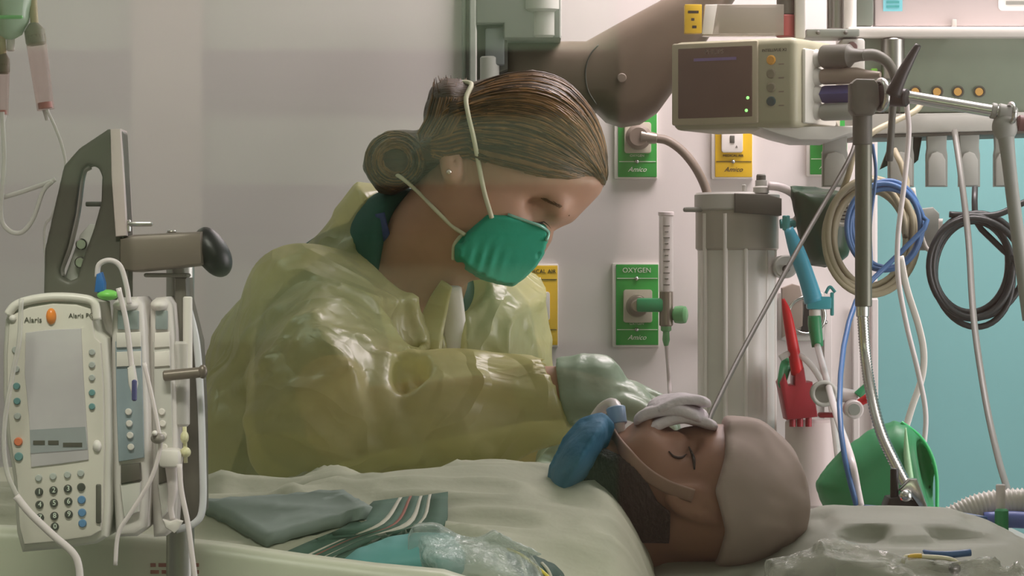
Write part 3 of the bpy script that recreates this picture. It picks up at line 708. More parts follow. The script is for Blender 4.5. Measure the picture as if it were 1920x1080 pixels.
# flowmeter
t = thing('flowmeter', W(1250, 650, YW - 0.05), 'clear tube oxygen flowmeter with green knob on the oxygen outlet', 'flowmeter')
yf = YW - 0.055
obj('inlet', cyl(W(1196, 574, YP - 0.03), W(1196, 574, yf - 0.005), M_(13, yf), None, 20, 0.002), m_socket, t, 'auto')
obj('inlet_arm', box((W(1222, 572, yf)[0], yf, W(1222, 572, yf)[2]), (M_(58, yf), M_(22, yf), M_(26, yf)), 0.004), m_gconn, t, 'auto')
obj('valve_body', vcyl(1249, 545, 612, yf, 13, 20, 0.002), m_socket, t, 'auto')
tb = obj('sight_tube', vcyl(1249, 398, 548, yf, 13.5, 24, 0.001), m_clear, t, 'auto')
obj('inner_tube', vcyl(1249, 408, 546, yf, 6, 16), m_clear, t, 'auto')
obj('tube_cap', vcyl(1249, 397, 405, yf, 15, 24, 0.001), m_clearw, t, 'auto')
for k in range(11):
    a = W(1249, 424 + k * 11, yf); obj('scale_mark', box(a + (0, -M_(13.6, yf), 0), (M_(12 if k % 2 == 0 else 7, yf), 0.0006, M_(1.6, yf))), m_dgrey, tb, False)
obj('float_ball', ell(W(1249, 452, yf), (M_(4, yf),) * 3, 8), m_black, t)
k = W(1262, 590, yf); d = np.array((0.9, -0.35, 0)); d /= np.linalg.norm(d)
obj('knob', lathe(k, d, [(0, M_(9, yf)), (0.004, M_(16, yf)), (0.012, M_(17, yf)), (0.019, M_(16, yf)), (0.021, M_(11, yf))], 16), m_knob, t, 'auto')
obj('nipple', lathe(W(1249, 612, yf), (0, 0, -1), [(0, M_(10, yf)), (0.006, M_(10, yf)), (0.008, M_(6, yf)), (0.02, M_(7, yf)), (0.029, M_(4, yf))], 16), m_knob, t, 'auto')
tag(obj('oxygen_tubing', tub([(1249, 642), (1253, 690), (1256, 740), (1262, 830), (1240, 930), (1210, 1045)], [yf, yf, yf - 0.02, 0.7, 0.35, -0.16], 0.0032), m_clearw), 'thin clear oxygen tubing hanging from the flowmeter', 'tubing')
# taupe hose
t = thing('gas_hose', W(1196, 290, YW - 0.04), 'thick taupe gas hose arching from green outlet to grey column', 'hose')
yf = YW - 0.05
obj('hose_connector', lathe(W(1196, 258, YP - 0.032), (0, -1, 0), [(0, M_(20, yf)), (0.006, M_(24, yf)), (0.024, M_(24, yf)), (0.030, M_(17, yf))], 24), m_taupe, t, 'auto')
obj('hose_collar', cyl(W(1200, 256, yf - 0.012), W(1232, 260, yf - 0.012), M_(14, yf), M_(10, yf), 18, 0.001), m_socket, t, 'auto')
obj('hose', tub([(1226, 259), (1252, 264), (1280, 284), (1304, 314), (1322, 350), (1330, 382)], [yf - 0.012] * 4 + [yf, yf], M_(8.5, yf), 14), m_taupe, t)
# clear column
YCn = 0.84
t = thing('suction_column', W(1382, 900, YCn), 'tall translucent grey canister column below the yellow outlet', 'canister')
prof = lambda r, a, b: vcyl(1382, a, b, YCn, r, 40, 0.003)
obj('canister', prof(74, 392, 900), sheer('canister_plastic', rgb(252, 248, 242), 0.6, 0.25, edge=0.5), t, 'auto')
for x, r, m in ((1340, 17, m_beige), (1376, 30, m_cream), (1412, 16, m_cream), (1430, 10, m_grey)):
    obj('inner_tube', vcyl(x, 410, 890, YCn - 0.022, r, 20), m if m is not m_beige else mat('canister_liner', rgb(222, 214, 198), 0.4), t, 'auto')
for x in (1322, 1360, 1398, 1436, 1452):
    a = math.sqrt(max(0, 74 ** 2 - (x - 1382) ** 2)); obj('rib', vcyl(x, 400, 895, YCn - M_(a, YCn), 4.5, 10), m_cream, t, 'auto')
obj('collar', prof(78, 392, 470), sheer('collar_plastic', rgb(198, 192, 180), 0.6, 0.3, edge=0.3), t, 'auto')
obj('lid', prof(80, 362, 396), m_lgrey, t, 'auto')
obj('lid_tab', box(W(1304, 393, YCn - 0.02), (M_(46, YCn), 0.02, M_(9, YCn)), 0.003), m_grey, t, 'auto')
obj('cap_block', prism([(1378, 362), (1440, 364), (1466, 372), (1466, 404), (1378, 398)], YCn - 0.075, 0.06, 0.003), m_dgrey, t, 'auto')
nz = obj('nozzle', lathe(W(1427, 362, YCn - 0.05), (0, 0, 1), [(0, M_(15, YCn)), (0.008, M_(15, YCn)), (0.010, M_(11, YCn)), (0.018, M_(11, YCn)), (0.0185, M_(8, YCn)), (0.027, M_(8, YCn))], 18), m_lgrey, t, 'auto')
obj('nozzle_tip', vcyl(1427, 328, 342, YCn - 0.05, 9, 16, 0.001), m_dgrey, nz, 'auto')
obj('peg', vcyl(1395, 346, 364, YCn - 0.05, 4, 12, 0.001), m_lgrey, t, 'auto')
obj('elbow_tube', tub([(1440, 348), (1466, 352), (1490, 366), (1500, 388), (1496, 410), (1478, 422)], YCn - 0.06, M_(8, YCn), 12), m_clearw, t)
obj('teal_elbow', cyl(W(1462, 420, YCn - 0.06), W(1492, 418, YCn - 0.06), M_(9, YCn), None, 16, 0.001), m_tealp, t, 'auto')
obj('wall_bracket', box(W(1382, 640, (YCn + YW) / 2 + 0.03), (M_(60, YW), YW - YCn - 0.06, 0.03), 0.003), m_steel, t, 'auto')
obj('side_knob', join(pcyl(1474, 500, YCn - 0.07, YCn, 22, 24, 0.002)), m_lgrey, t, 'auto')
obj('knob_eye', pcyl(1474, 504, YCn - 0.075, YCn - 0.068, 7, 16), m_black, t, 'auto')
# wall suction regulator with its dial
t = thing('suction_regulator', W(1504, 645, YW), 'grey wall suction regulator with a dark dial', 'regulator')
obj('regulator_body', pbox(1464, 548, 1546, 640, YW - 0.05, 0.05, 0.004), m_lgrey, t, 'auto')
obj('regulator_head', prism([(1466, 540), (1486, 532), (1500, 536), (1506, 562), (1506, 612), (1466, 634)], YW - 0.058, 0.02, 0.003), m_taupe, t, 'auto')
obj('dial_ring', torus(W(1512, 592, YW - 0.056), M_(34, YW), M_(4, YW), n=36), m_chrome, t)
obj('dial_face', pcyl(1512, 592, YW - 0.055, YW - 0.045, 32, 32), m_lgrey, t, 'auto')
obj('dial_needle', prism([(1508, 566), (1520, 562), (1522, 622), (1500, 626), (1506, 600)], YW - 0.057, 0.003), m_black, t, 'auto')
obj('screw', pcyl(1548, 604, YW - 0.012, YW, 4, 12), m_chrome, t)
struct(obj('trim_2', join(pbox(1599, 580, 1612, 1080, YW - 0.012, 0.012, 0.002), pbox(1634, 560, 1647, 1080, YW - 0.012, 0.012, 0.002)), m_wall, smooth=False))
struct(obj('trim_3', pbox(1545, 548, 1560, 1080, YW - 0.006, 0.006, 0.001), m_wall, smooth=False))
# blue wand suction line
yf = 0.72
t = thing('suction_line', W(1612, 946, 0.3), 'pale blue suction wand with green connector and milky tubing', 'suction line')
obj('wand', tube([W(1478, 428, yf), W(1494, 470, yf), W(1514, 525, yf), W(1526, 566, yf)], [M_(9, yf), M_(15, yf), M_(16, yf), M_(18, yf)], 16, 5), m_blue, t)
obj('wand_tip', vcyl(1474, 404, 432, yf, 7, 14, 0.001), m_tealp, t, 'auto')
obj('tee', box(W(1535, 568, yf), (M_(46, yf), M_(24, yf), M_(24, yf)), 0.003), mat('blue_tee', rgb(72, 172, 186), 0.3), t, 'auto')
obj('wing', join(box(W(1560, 570, yf - 0.004), (M_(7, yf), 0.004, M_(44, yf)), 0.0015), tub([(1548, 550), (1556, 538), (1566, 548)], yf, M_(3, yf))), m_tealp, t, 'auto')
obj('white_collar', vcyl(1528, 580, 596, yf, 11, 16, 0.001), m_cream, t, 'auto')
obj('green_connector', tube([W(1527, 592, yf), W(1528, 612, yf), W(1533, 650, yf)], [M_(12, yf), M_(13, yf), M_(11, yf)], 14, 4), m_gconn, t)
obj('tubing', tub([(1532, 646), (1548, 705), (1572, 790), (1596, 860), (1608, 920), (1614, 950)], [yf, 0.60, 0.36, 0.20, 0.18, 0.17], M_(7, 0.3), 12), m_clearw, t)
# red-lidded suction jar
yf = 0.74
t = thing('suction_jar', W(1520, 940, yf), 'white suction jar with dark red lid and bright red handle', 'suction jar')
obj('jar', vcyl(1524, 786, 950, yf + 0.04, 52, 32, 0.004), mat('jar_plastic', rgb(232, 214, 212), 0.35), t, 'auto')
ld = obj('lid', prism([(1462, 718), (1472, 700), (1478, 722), (1490, 722), (1490, 690), (1508, 690), (1512, 716), (1524, 716), (1534, 782), (1476, 788)], yf - 0.03, 0.07, 0.004), m_redd, t, 'auto')
for x in (1486, 1500, 1516): obj('lug', vcyl(x, 782, 800, yf - 0.01, 6, 12), m_redd, ld, 'auto')
obj('handle', tube([W(1468, 560, yf - 0.03), W(1476, 590, yf - 0.03), W(1487, 650, yf - 0.03), W(1496, 700, yf - 0.02)], [M_(3, yf), M_(9, yf), M_(11, yf), M_(13, yf)], 14, 5), m_red, t)
obj('green_plug', tube([W(1478, 672, yf), W(1472, 690, yf), W(1466, 720, yf - 0.02), W(1474, 726, yf - 0.02)], [M_(10, yf), M_(11, yf), M_(8, yf), M_(5, yf)], 12, 4), m_gconn, t)
obj('vent_tube', tub([(1462, 672), (1484, 662), (1510, 674), (1534, 704), (1556, 750), (1570, 850), (1580, 940)], [yf - 0.03] * 5 + [0.6, 0.4], M_(6, yf), 10), m_clear, t)
# stopcock manifold
yf = 0.56
t = thing('stopcock_manifold', W(1580, 790, yf), 'cluster of clear stopcocks with red and green caps', 'stopcock')
obj('hub', pcyl(1545, 738, yf - 0.02, yf + 0.02, 22, 20, 0.003), mat('hub_grey', rgb(130, 128, 120), 0.4), t, 'auto')
obj('hub_ring', torus(W(1545, 738, yf - 0.02), M_(21, yf), M_(4, yf), n=28), m_lgrey, t)
obj('barrel', cyl(W(1558, 738, yf), W(1608, 744, yf), M_(15, yf), M_(12, yf), 18, 0.002), m_clearw, t, 'auto')
obj('cup', pcyl(1602, 768, yf - 0.03, yf, 18, 24, 0.002), m_clearw, t, 'auto')
obj('cup_mouth', pcyl(1602, 768, yf - 0.032, yf - 0.029, 11, 20), m_grey, t, 'auto')
obj('red_cap', cyl(W(1610, 756, yf - 0.02), W(1634, 742, yf - 0.03), M_(7, yf), M_(9, yf), 14, 0.001), m_red, t, 'auto')
obj('green_cap', cyl(W(1608, 742, yf - 0.01), W(1626, 722, yf - 0.01), M_(9, yf), M_(6, yf), 14, 0.001), m_gconn, t, 'auto')
obj('red_base', box(W(1556, 778, yf + 0.01), (M_(44, yf), 0.02, M_(10, yf)), 0.003), m_redd, t, 'auto')
# dark green breathing bag
BAG = [(1478, 350), (1496, 345), (1530, 347), (1560, 352), (1592, 362), (1600, 400), (1598, 440), (1592, 478), (1572, 496), (1546, 502), (1520, 498), (1506, 478), (1496, 440), (1488, 395)]
yf = 0.78
t = thing('breathing_bag', W(1545, 502, yf), 'dark green rubber breathing bag behind the upright metal pole', 'breathing bag')
bagf = lambda P: smax(sd_infl(P, BAG, yf, 0.048, 0.04), -sd_ell(P, W(1540, 348, yf - 0.02), (0.045, 0.03, 0.012)), 0.006)
obj('bag', nets(bagf, W(1468, 512, yf) - (0, 0.06, 0), W(1612, 335, yf) + (0, 0.06, 0), 0.004), mat('green_rubber', rgb(34, 72, 46), 0.4, noise=0.1), t)
vd = obj('valve_disc', pcyl(1580, 400, yf - 0.085, yf - 0.06, 25, 28, 0.003), m_lgrey, t, 'auto')
obj('valve_ring', torus(W(1580, 400, yf - 0.086), M_(20, yf), M_(3, yf), n=28), m_cream, vd)
for k in range(4): obj('valve_mark', box(W(1580, 390 + 7 * k, yf - 0.087), (M_(22, yf), 0.001, M_(2.4, yf))), m_ink, vd, False)
obj('valve_stem', pcyl(1580, 402, yf - 0.062, yf - 0.02, 10, 16), m_grey, t, 'auto')
# ---- boom arm and head
yf = 0.72
t = thing('equipment_boom', W(1130, 235, yf), 'grey ceiling boom with thick taupe arm behind the nurse', 'equipment boom')
ARM = [(940, 74), (1040, 74), (1100, 74), (1150, 46), (1235, 0), (1330, -60), (1420, -60), (1330, 70), (1262, 172), (1238, 205), (1206, 226), (1170, 232), (1140, 222), (1122, 204), (1040, 204), (940, 204)]
obj('arm_shell', prism(ARM, yf, 0.14, 0.03, seg=4), m_taupe2, t, 'auto')
obj('seam', tub([(1122, 84), (1106, 104), (1098, 134), (1102, 168), (1118, 196)], yf - 0.0005, 0.0012, 6), m_dgrey, t)
obj('bolt_cap', pcyl(1166, 146, yf - 0.004, yf + 0.01, 9, 16, 0.001), m_taupe, t, 'auto')
yf = 0.66
obj('head_shell', prism([(892, -300), (1052, -300), (1052, 72), (1040, 72), (944, 72), (944, 44), (892, 44)], yf, 0.20, 0.006), m_grey, t, 'auto')
obj('column', vcyl(1020, -300, 72, yf + 0.02, 33, 32, 0.003), m_lgrey, t, 'auto')
obj('column_cap', vcyl(1016, -10, 24, yf + 0.015, 37, 32, 0.004), m_lgrey, t, 'auto')
rc = obj('socket_frame', prism([(894, 42), (952, 42), (952, 130), (894, 150)], yf + 0.03, 0.1, 0.002), m_dgrey, t, 'auto')
obj('socket_block', pbox(910, 52, 946, 122, yf + 0.01, 0.03, 0.003), mat('socket_bluegrey', rgb(124, 128, 128), 0.4), rc, 'auto')
obj('drop_fitting', vcyl(918, 106, 240, yf + 0.02, 18, 20, 0.002), m_lgrey, t, 'auto')
# ---- patient monitor, turned to the left
def place(mesh, o, yaw):
    v, f = mesh; c, s = math.cos(yaw), math.sin(yaw)
    v = np.asarray(v, float); return np.stack([v[:, 0] * c - v[:, 1] * s, v[:, 0] * s + v[:, 1] * c, v[:, 2]], 1) + o, f
MO = W(1492, 238, 0.50); MY = -0.52   # front right lower corner of the monitor
mw, mh, md = 0.186, 0.121, 0.135
m_mon = mat('monitor_plastic', rgb(160, 158, 134), 0.45, noise=0.03)
m_monr = mat('monitor_side', rgb(204, 202, 192), 0.42)
t = thing('patient_monitor', MO, 'small cream patient monitor with dark screen and round side buttons', 'monitor')
pm_ = lambda me: place(me, MO, MY)
obj('casing', pm_(box((-mw / 2, md / 2, mh / 2), (mw, md, mh), 0.010, seg=3)), m_mon, t, 'auto')
fr = obj('screen_bezel', pm_(box((-0.120, 0.000, mh / 2 + 0.002), (0.130, 0.006, 0.112), 0.004)), mat('bezel_plastic', rgb(168, 160, 138), 0.4), t, 'auto')
sc = obj('screen', pm_(box((-0.1185, -0.002, mh / 2 + 0.003), (0.112, 0.004, 0.096), 0.0015)), mat('dark_screen', rgb(92, 76, 66), 0.18, noise=0.08, nscale=8), t, 'auto')
m_led = mat('green_led', rgb(120, 240, 120), 0.3, emit=rgb(150, 255, 130), estr=1.6)
for k, (x, z) in enumerate(((-0.069, 0.041), (-0.071, 0.024))): obj('indicator', pm_(ell((x, -0.004, z), (0.0022, 0.0015, 0.0022), 8)), m_led, t)
text('lettering', 'PHILIPS', MO + np.array((math.cos(MY) * -0.119 + 0.0045 * math.sin(MY), math.sin(MY) * -0.119 - 0.0045 * math.cos(MY), mh - 0.016)), 0.009, m_taupe, sc, rot=(PI / 2, 0, MY))
obj('screen_banner', pm_(box((-0.118, -0.0042, mh - 0.026), (0.064, 0.0006, 0.004))), mat('screen_violet', rgb(110, 96, 136), 0.4, emit=rgb(110, 96, 150), estr=0.08), sc, False)
text('lettering', 'INTELLIVUE X2', MO + np.array((math.cos(MY) * -0.031 + 0.001 * math.sin(MY), math.sin(MY) * -0.031 - 0.001 * math.cos(MY), mh - 0.017)), 0.0055, m_ink, t, rot=(PI / 2, 0, MY))
for k, cc in enumerate((rgb(214, 156, 60), rgb(128, 124, 104), rgb(128, 124, 104), rgb(52, 80, 80))):
    obj('button', pm_(lathe((-0.036, 0.001, mh - 0.030 - k * 0.0185), (0, -1, 0), [(0, 0.0068), (0.0022, 0.0066), (0.0032, 0.0052)], 18)), mat('button_%d' % k, cc, 0.4), t, 'auto')
    obj('button_label', pm_(box((-0.021, -0.0002, mh - 0.036 - k * 0.0185), (0.008, 0.0006, 0.0016))), m_taupe, t, False)
# side connectors of the monitor
sd = obj('connector_panel', pm_(box((0.002, md / 2 + 0.004, mh / 2 - 0.004), (0.008, md - 0.03, mh - 0.02), 0.004)), m_monr, t, 'auto')
for z in (0.095, 0.070, 0.046, 0.024): obj('port_boss', pm_(cyl((0.004, 0.055, z), (0.014, 0.055, z), 0.013, 0.011, 20, 0.002)), m_lgrey, t, 'auto')
def plug(nm, z, L, r, m, lab, cat, sides=18):
    p0 = np.array((0.014, 0.055, z)); tt = pm_(lathe(p0, (1, 0, 0), [(0, r * 0.9), (0.004, r), (L * 0.6, r), (L * 0.75, r * 0.7), (L, r * 0.35)], sides))
    return tag(obj(nm, tt, m, None, 'auto'), lab, cat, 'plugs in the side of the monitor')
t2 = thing('cable_plug', pm_((np.array([(0.06, 0.055, 0.09)]), []))[0][0], 'thick black plug and cable at top of the monitor side', 'plug', 'plugs in the side of the monitor')
obj('plug_body', pm_(lathe((0.014, 0.055, 0.097), (1, 0, 0), [(0, 0.014), (0.003, 0.016), (0.04, 0.016), (0.046, 0.010), (0.062, 0.007)], 20)), m_dgrey, t2, 'auto')
a = pm_((np.array([(0.07, 0.055, 0.097)]), []))[0][0]
obj('cable', tube([a, a + (0.02, 0, 0), a + (0.038, -0.002, -0.012), a + (0.046, -0.002, -0.034), a + (0.046, 0.02, -0.07), a + (0.044, 0.04, -0.14)], [0.008, 0.008, 0.007, 0.006, 0.005, 0.005], 12), m_dgrey, t2)
plug('cable_plug', 0.070, 0.085, 0.011, m_taupe, 'taupe tapered plug below the thick black plug', 'plug')
plug('cable_plug', 0.046, 0.075, 0.012, mat('navy_plastic', rgb(52, 62, 116), 0.4), 'navy blue plug in the side of the monitor', 'plug', 4)
plug('cable_plug', 0.022, 0.070, 0.012, m_grey, 'grey plug lowest in the side of the monitor', 'plug')
tr_ = tag(obj('monitor_tray', join(prism([(1420, 238), (1600, 236), (1606, 246), (1560, 262), (1500, 262), (1460, 252)], 0.53, 0.16, 0.003), pbox(1560, 240, 1612, 252, 0.62, 0.10, 0.002)), m_lgrey, None, 'auto'), 'grey tray carrying the patient monitor', 'tray')
# things standing on and behind the monitor
tag(obj('warning_tag', pbox(1284, 8, 1316, 62, 0.60, 0.02, 0.001), m_yellow, None, 'auto'), 'small yellow tag standing on the patient monitor', 'tag')
tg = bpy.data.objects['warning_tag']
for k, (x0, x1, yy) in enumerate(((1290, 1310, 20), (1296, 1302, 34), (1298, 1306, 48))): obj('tag_mark', pbox(x0, yy, x1, yy + 5, 0.5995, 0.0008), m_ink, tg, False)
t = thing('document_sleeve', W(1390, 66, 0.60), 'clear plastic sleeve standing on the patient monitor', 'sleeve')
obj('sleeve', prism([(1322, 8), (1470, 8), (1470, 66), (1318, 66)], 0.605, 0.03, 0.002), sheer('sleeve_plastic', rgb(190, 184, 172), 0.5, 0.2), t, 'auto')
obj('sleeve_edge', prism([(1322, 10), (1345, 8), (1336, 64), (1316, 64)], 0.60, 0.006, 0.001), m_cream, t, 'auto')
obj('paper', pbox(1348, 14, 1462, 62, 0.618, 0.004), mat('paper', rgb(176, 168, 158), 0.8), t, False)
t = thing('label_cup', W(1473, 70, 0.60), 'dark red and brown cylinder behind the patient monitor', 'cylinder')
obj('cup', vcyl(1473, 28, 70, 0.62, 19, 24, 0.002), mat('cup_red', rgb(172, 84, 84), 0.5), t, 'auto')
obj('cup_top', vcyl(1473, -10, 30, 0.62, 17, 24, 0.003), m_dgrey, t, 'auto')
tag(obj('upright_strip', pbox(1491, -300, 1510, 72, 0.60, 0.03, 0.002), m_lgrey, None, 'auto'), 'pale upright strip right of the red cylinder', 'strip')
# ---- console rail
yf = 0.68
cons = thing('equipment_console', W(1760, 250, yf), 'long grey equipment rail with amber ports and hanging tabs', 'equipment rail')
m_cons = mat('console_enamel', rgb(132, 144, 128), 0.4, noise=0.03)
obj('housing', pbox(1612, 64, 2080, 212, yf, 0.14, 0.006), m_cons, cons, 'auto')
obj('top_rail', pbox(1590, 50, 2080, 70, yf - 0.02, 0.16, 0.004), m_cream, cons, 'auto')
obj('bottom_lip', prism([(1606, 214), (2080, 208), (2080, 240), (1606, 252)], yf - 0.012, 0.15, 0.003), m_lgrey, cons, 'auto')
obj('under_strip', prism([(1606, 253), (2080, 241), (2080, 246), (1606, 259)], yf - 0.006, 0.14, 0.001), m_dgrey, cons, 'auto')
for x in (1716, 1757, 1796, 1836):
    pr = obj('port', lathe(W(x, 172, yf + 0.002), (0, -1, 0), [(0, M_(11, yf)), (0.004, M_(11, yf)), (0.004, M_(8, yf)), (0.001, M_(7, yf))], 20), m_dgrey, cons, 'auto')
    obj('port_insert', pcyl(x, 172, yf - 0.003, yf, 7.5, 18), mat('amber_insert', rgb(222, 172, 96), 0.3), pr, 'auto')
obj('metal_cylinder', vcyl(1674, 72, 150, yf - 0.005, 22, 28, 0.002), m_steel, cons, 'auto')
obj('module', pbox(1578, 72, 1622, 160, yf - 0.03, 0.12, 0.004), m_lgrey, cons, 'auto')
obj('module_button', pcyl(1598, 88, yf - 0.036, yf - 0.028, 10, 20, 0.001), mat('plum_button', rgb(110, 84, 84), 0.4), cons, 'auto')
obj('orange_fitting', ell(W(1606, 138, yf - 0.03), (M_(14, yf), 0.006, M_(7, yf)), 10), mat('orange_plastic', rgb(214, 160, 84), 0.4), cons)
obj('green_lamp', box(W(1639, 135, yf - 0.004), (M_(13, yf), 0.006, M_(14, yf)), 0.002), mat('lime_plastic', rgb(140, 214, 84), 0.3), cons, 'auto')
obj('square_socket', join(pbox(1656, 188, 1688, 191, yf - 0.003, 0.004), pbox(1656, 212, 1688, 215, yf - 0.003, 0.004), pbox(1656, 188, 1659, 215, yf - 0.003, 0.004), pbox(1685, 188, 1688, 215, yf - 0.003, 0.004)), m_dgrey, cons, False)
for k, x in enumerate((1566, 1690, 1757, 1818, 1884)):
    w_ = 20 if k > 1 else 24
    obj('hanging_tab', prism([(x - w_ + 1, 244), (x + w_ - 1, 244), (x + w_ - 2, 278), (x + w_, 290), (x + w_, 350), (x - w_, 350), (x - w_, 290), (x - w_ + 2, 278)], yf - 0.004, 0.014, 0.002), mat('tab_plastic', rgb(160, 162, 156), 0.5), cons, 'auto')
    obj('tab_tongue', prism([(x - w_ + 4, 348), (x - w_ + 4, 300), (x - w_ + 10, 288), (x, 284), (x + w_ - 10, 288), (x + w_ - 4, 300), (x + w_ - 4, 348)], yf - 0.010, 0.008, 0.002), mat('tab_plastic2', rgb(176, 176, 170), 0.5), cons, 'auto')
for k, pl in enumerate(([(1688, 260), (1672, 260), (1650, 318), (1666, 310)], [(1710, 254), (1730, 252), (1722, 300), (1708, 312)])): obj('green_flag', prism(pl, yf + 0.03, 0.01, 0.001), mat('deep_green_plastic', rgb(14, 62, 48), 0.4), cons, 'auto')
# upper board
ub = thing('wall_board', W(1780, 50, 0.70), 'pale upper board with stickers above the equipment rail', 'board')
obj('board', pbox(1640, -340, 2080, 49, 0.71, 0.03, 0.003), mat('board_paint', rgb(200, 190, 190), 0.5), ub, 'auto')
st1 = obj('sticker', pbox(1656, -30, 1692, 21, 0.7085, 0.002), mat('sticker_blue', rgb(120, 196, 208), 0.5), ub, False)
for k in range(3): obj('print_line', pbox(1662, -6 + 8 * k, 1686, -2 + 8 * k, 0.708, 0.001), m_tealp, st1, False)
st2 = obj('sticker', prism(rrect(1872, -60, 1990, 20, 8), 0.7085, 0.002), mat('sticker_white', rgb(240, 236, 232), 0.5), ub, False)
for k in range(3): obj('print_line', pbox(1886, -20 + 11 * k, 1976, -13 + 11 * k, 0.708, 0.001), m_grey, st2, False)
obj('board_hook', pbox(1786, 36, 1794, 52, 0.70, 0.012, 0.001), m_lgrey, ub, 'auto')
t = thing('upright_post', W(1580, 55, 0.66), 'steel upright posts above the monitor module', 'post')
obj('bright_post', vcyl(1594, -300, 54, 0.68, 12, 24), m_cream, t, 'auto'); obj('grey_post', vcyl(1568, -300, 54, 0.70, 18, 24), m_steel, t, 'auto')
obj('green_post', pbox(1606, -300, 1638, 48, 0.70, 0.03, 0.003), mat('grey_green_plastic', rgb(110, 122, 112), 0.45), t, 'auto')
obj('foot_plate', pbox(1512, 54, 1612, 68, 0.64, 0.08, 0.002), mat('plate_greygreen', rgb(132, 138, 130), 0.4), t, 'auto')
for x in (1534, 1586): obj('bolt', pcyl(x, 61, 0.637, 0.642, 4, 12), m_dgrey, t)
# ---- jointed support arm
yf = 0.22
t = thing('support_arm', W(1620, 950, yf), 'jointed metal support arm with black clamp lever and flexible lower end', 'support arm')
m_pole = mat('pole_paint', rgb(104, 106, 94), 0.35, 0.5)
obj('clamp_block', prism([(1596, 156), (1606, 147), (1640, 148), (1648, 158), (1650, 196), (1640, 214), (1636, 216), (1604, 216), (1596, 206)], yf - 0.02, 0.04, 0.004), m_dgrey, t, 'auto')
obj('post', vcyl(1619, 205, 575, yf, 16, 24, 0.001), m_pole, t, 'auto')
obj('post_sleeve', vcyl(1617, 205, 272, yf, 18.5, 24, 0.001), m_dgrey, t, 'auto')
obj('ferrule', vcyl(1617, 568, 594, yf, 12, 20, 0.001), m_chrome, t, 'auto')
gn = smooth_path([W(a, b, c) for a, b, c in ((1617, 590, yf), (1622, 660, yf), (1632, 730, yf - 0.02), (1652, 810, yf - 0.06), (1684, 880, yf - 0.10), (1722, 950, yf - 0.14))], 26)
rr = [M_(9.5, yf) + (0.0011 if i % 2 else -0.0003) for i in range(len(gn))]
obj('gooseneck', tube(gn, rr, 14, 1), m_chrome, t)
obj('chrome_ring', torus(W(1652, 178, yf - 0.012), M_(26, yf), M_(7, yf), axis=(1, 0.35, 0), n=30), m_chrome, t)
obj('hub', cyl(W(1648, 178, yf), W(1702, 184, yf - 0.02), M_(20, yf), M_(17, yf), 18, 0.002), m_black, t, 'auto')
lv = smooth_path([W(1676, 176, yf - 0.03), W(1690, 146, yf - 0.035), W(1708, 110, yf - 0.035), W(1722, 82, yf - 0.035)], 5)
obj('lever', tube([W(1674, 178, yf - 0.03), W(1688, 146, yf - 0.035), W(1707, 110, yf - 0.035), W(1722, 84, yf - 0.035)], [M_(15, yf), M_(12, yf), M_(9, yf), M_(6, yf)], 12, 5), m_black, t)
obj('arm_tube', cyl(W(1700, 181, yf - 0.01), W(1876, 211, yf - 0.03), M_(11.5, yf), None, 24, 0.001), m_chrome, t, 'auto')
obj('tube_band', cyl(W(1858, 207, yf - 0.03), W(1868, 209, yf - 0.03), M_(15, yf), None, 24, 0.001), m_grey, t, 'auto')
obj('elbow_joint', join(cyl(W(1870, 210, yf - 0.03), W(1906, 216, yf - 0.03), M_(17, yf), M_(15, yf), 24, 0.002), ell(W(1884, 238, yf - 0.03), (M_(24, yf), M_(22, yf), M_(28, yf)), 14)), m_grey, t, 'auto')
obj('elbow_ring', torus(W(1896, 212, yf - 0.04), M_(17, yf), M_(5, yf), axis=(1, 0.2, 0), n=28), m_chrome, t)
obj('end_grip', cyl(W(1906, 230, yf - 0.03), W(1990, 240, yf - 0.03), M_(15, yf), None, 18, 0.003), mat('grip_plum', rgb(110, 76, 74), 0.5), t, 'auto')
obj('lower_tube', tub([(1884, 240), (1890, 290), (1898, 360), (1912, 470), (1930, 600)], yf - 0.03, [M_(17, yf), M_(14, yf), M_(13, yf), M_(13, yf), M_(13, yf)], 16), m_grey, t)
# foot clamp of the arm
t = thing('bed_clamp', W(1700, 955, 0.05), 'chrome and black bed clamp at foot of the flexible neck', 'clamp')
obj('clamp_lever', vcyl(1677, 878, 950, 0.06, 8, 14, 0.001), m_black, t, 'auto'); obj('clamp_foot', prism([(1662, 950), (1668, 934), (1690, 930), (1716, 940), (1736, 958), (1736, 1008), (1660, 1008)], 0.05, 0.05, 0.003), m_black, t, 'auto')
obj('clamp_jaw', prism([(1686, 920), (1706, 898), (1720, 898), (1742, 955), (1726, 955), (1708, 930)], 0.045, 0.02, 0.003), m_chrome, t, 'auto')
obj('clamp_knob', ell(W(1698, 930, 0.03), (M_(12, 0.03),) * 3, 10), m_chrome, t); obj('red_tab', box(W(1662, 953, 0.04), (M_(24, 0), 0.02, M_(8, 0)), 0.002), m_red, t, 'auto')
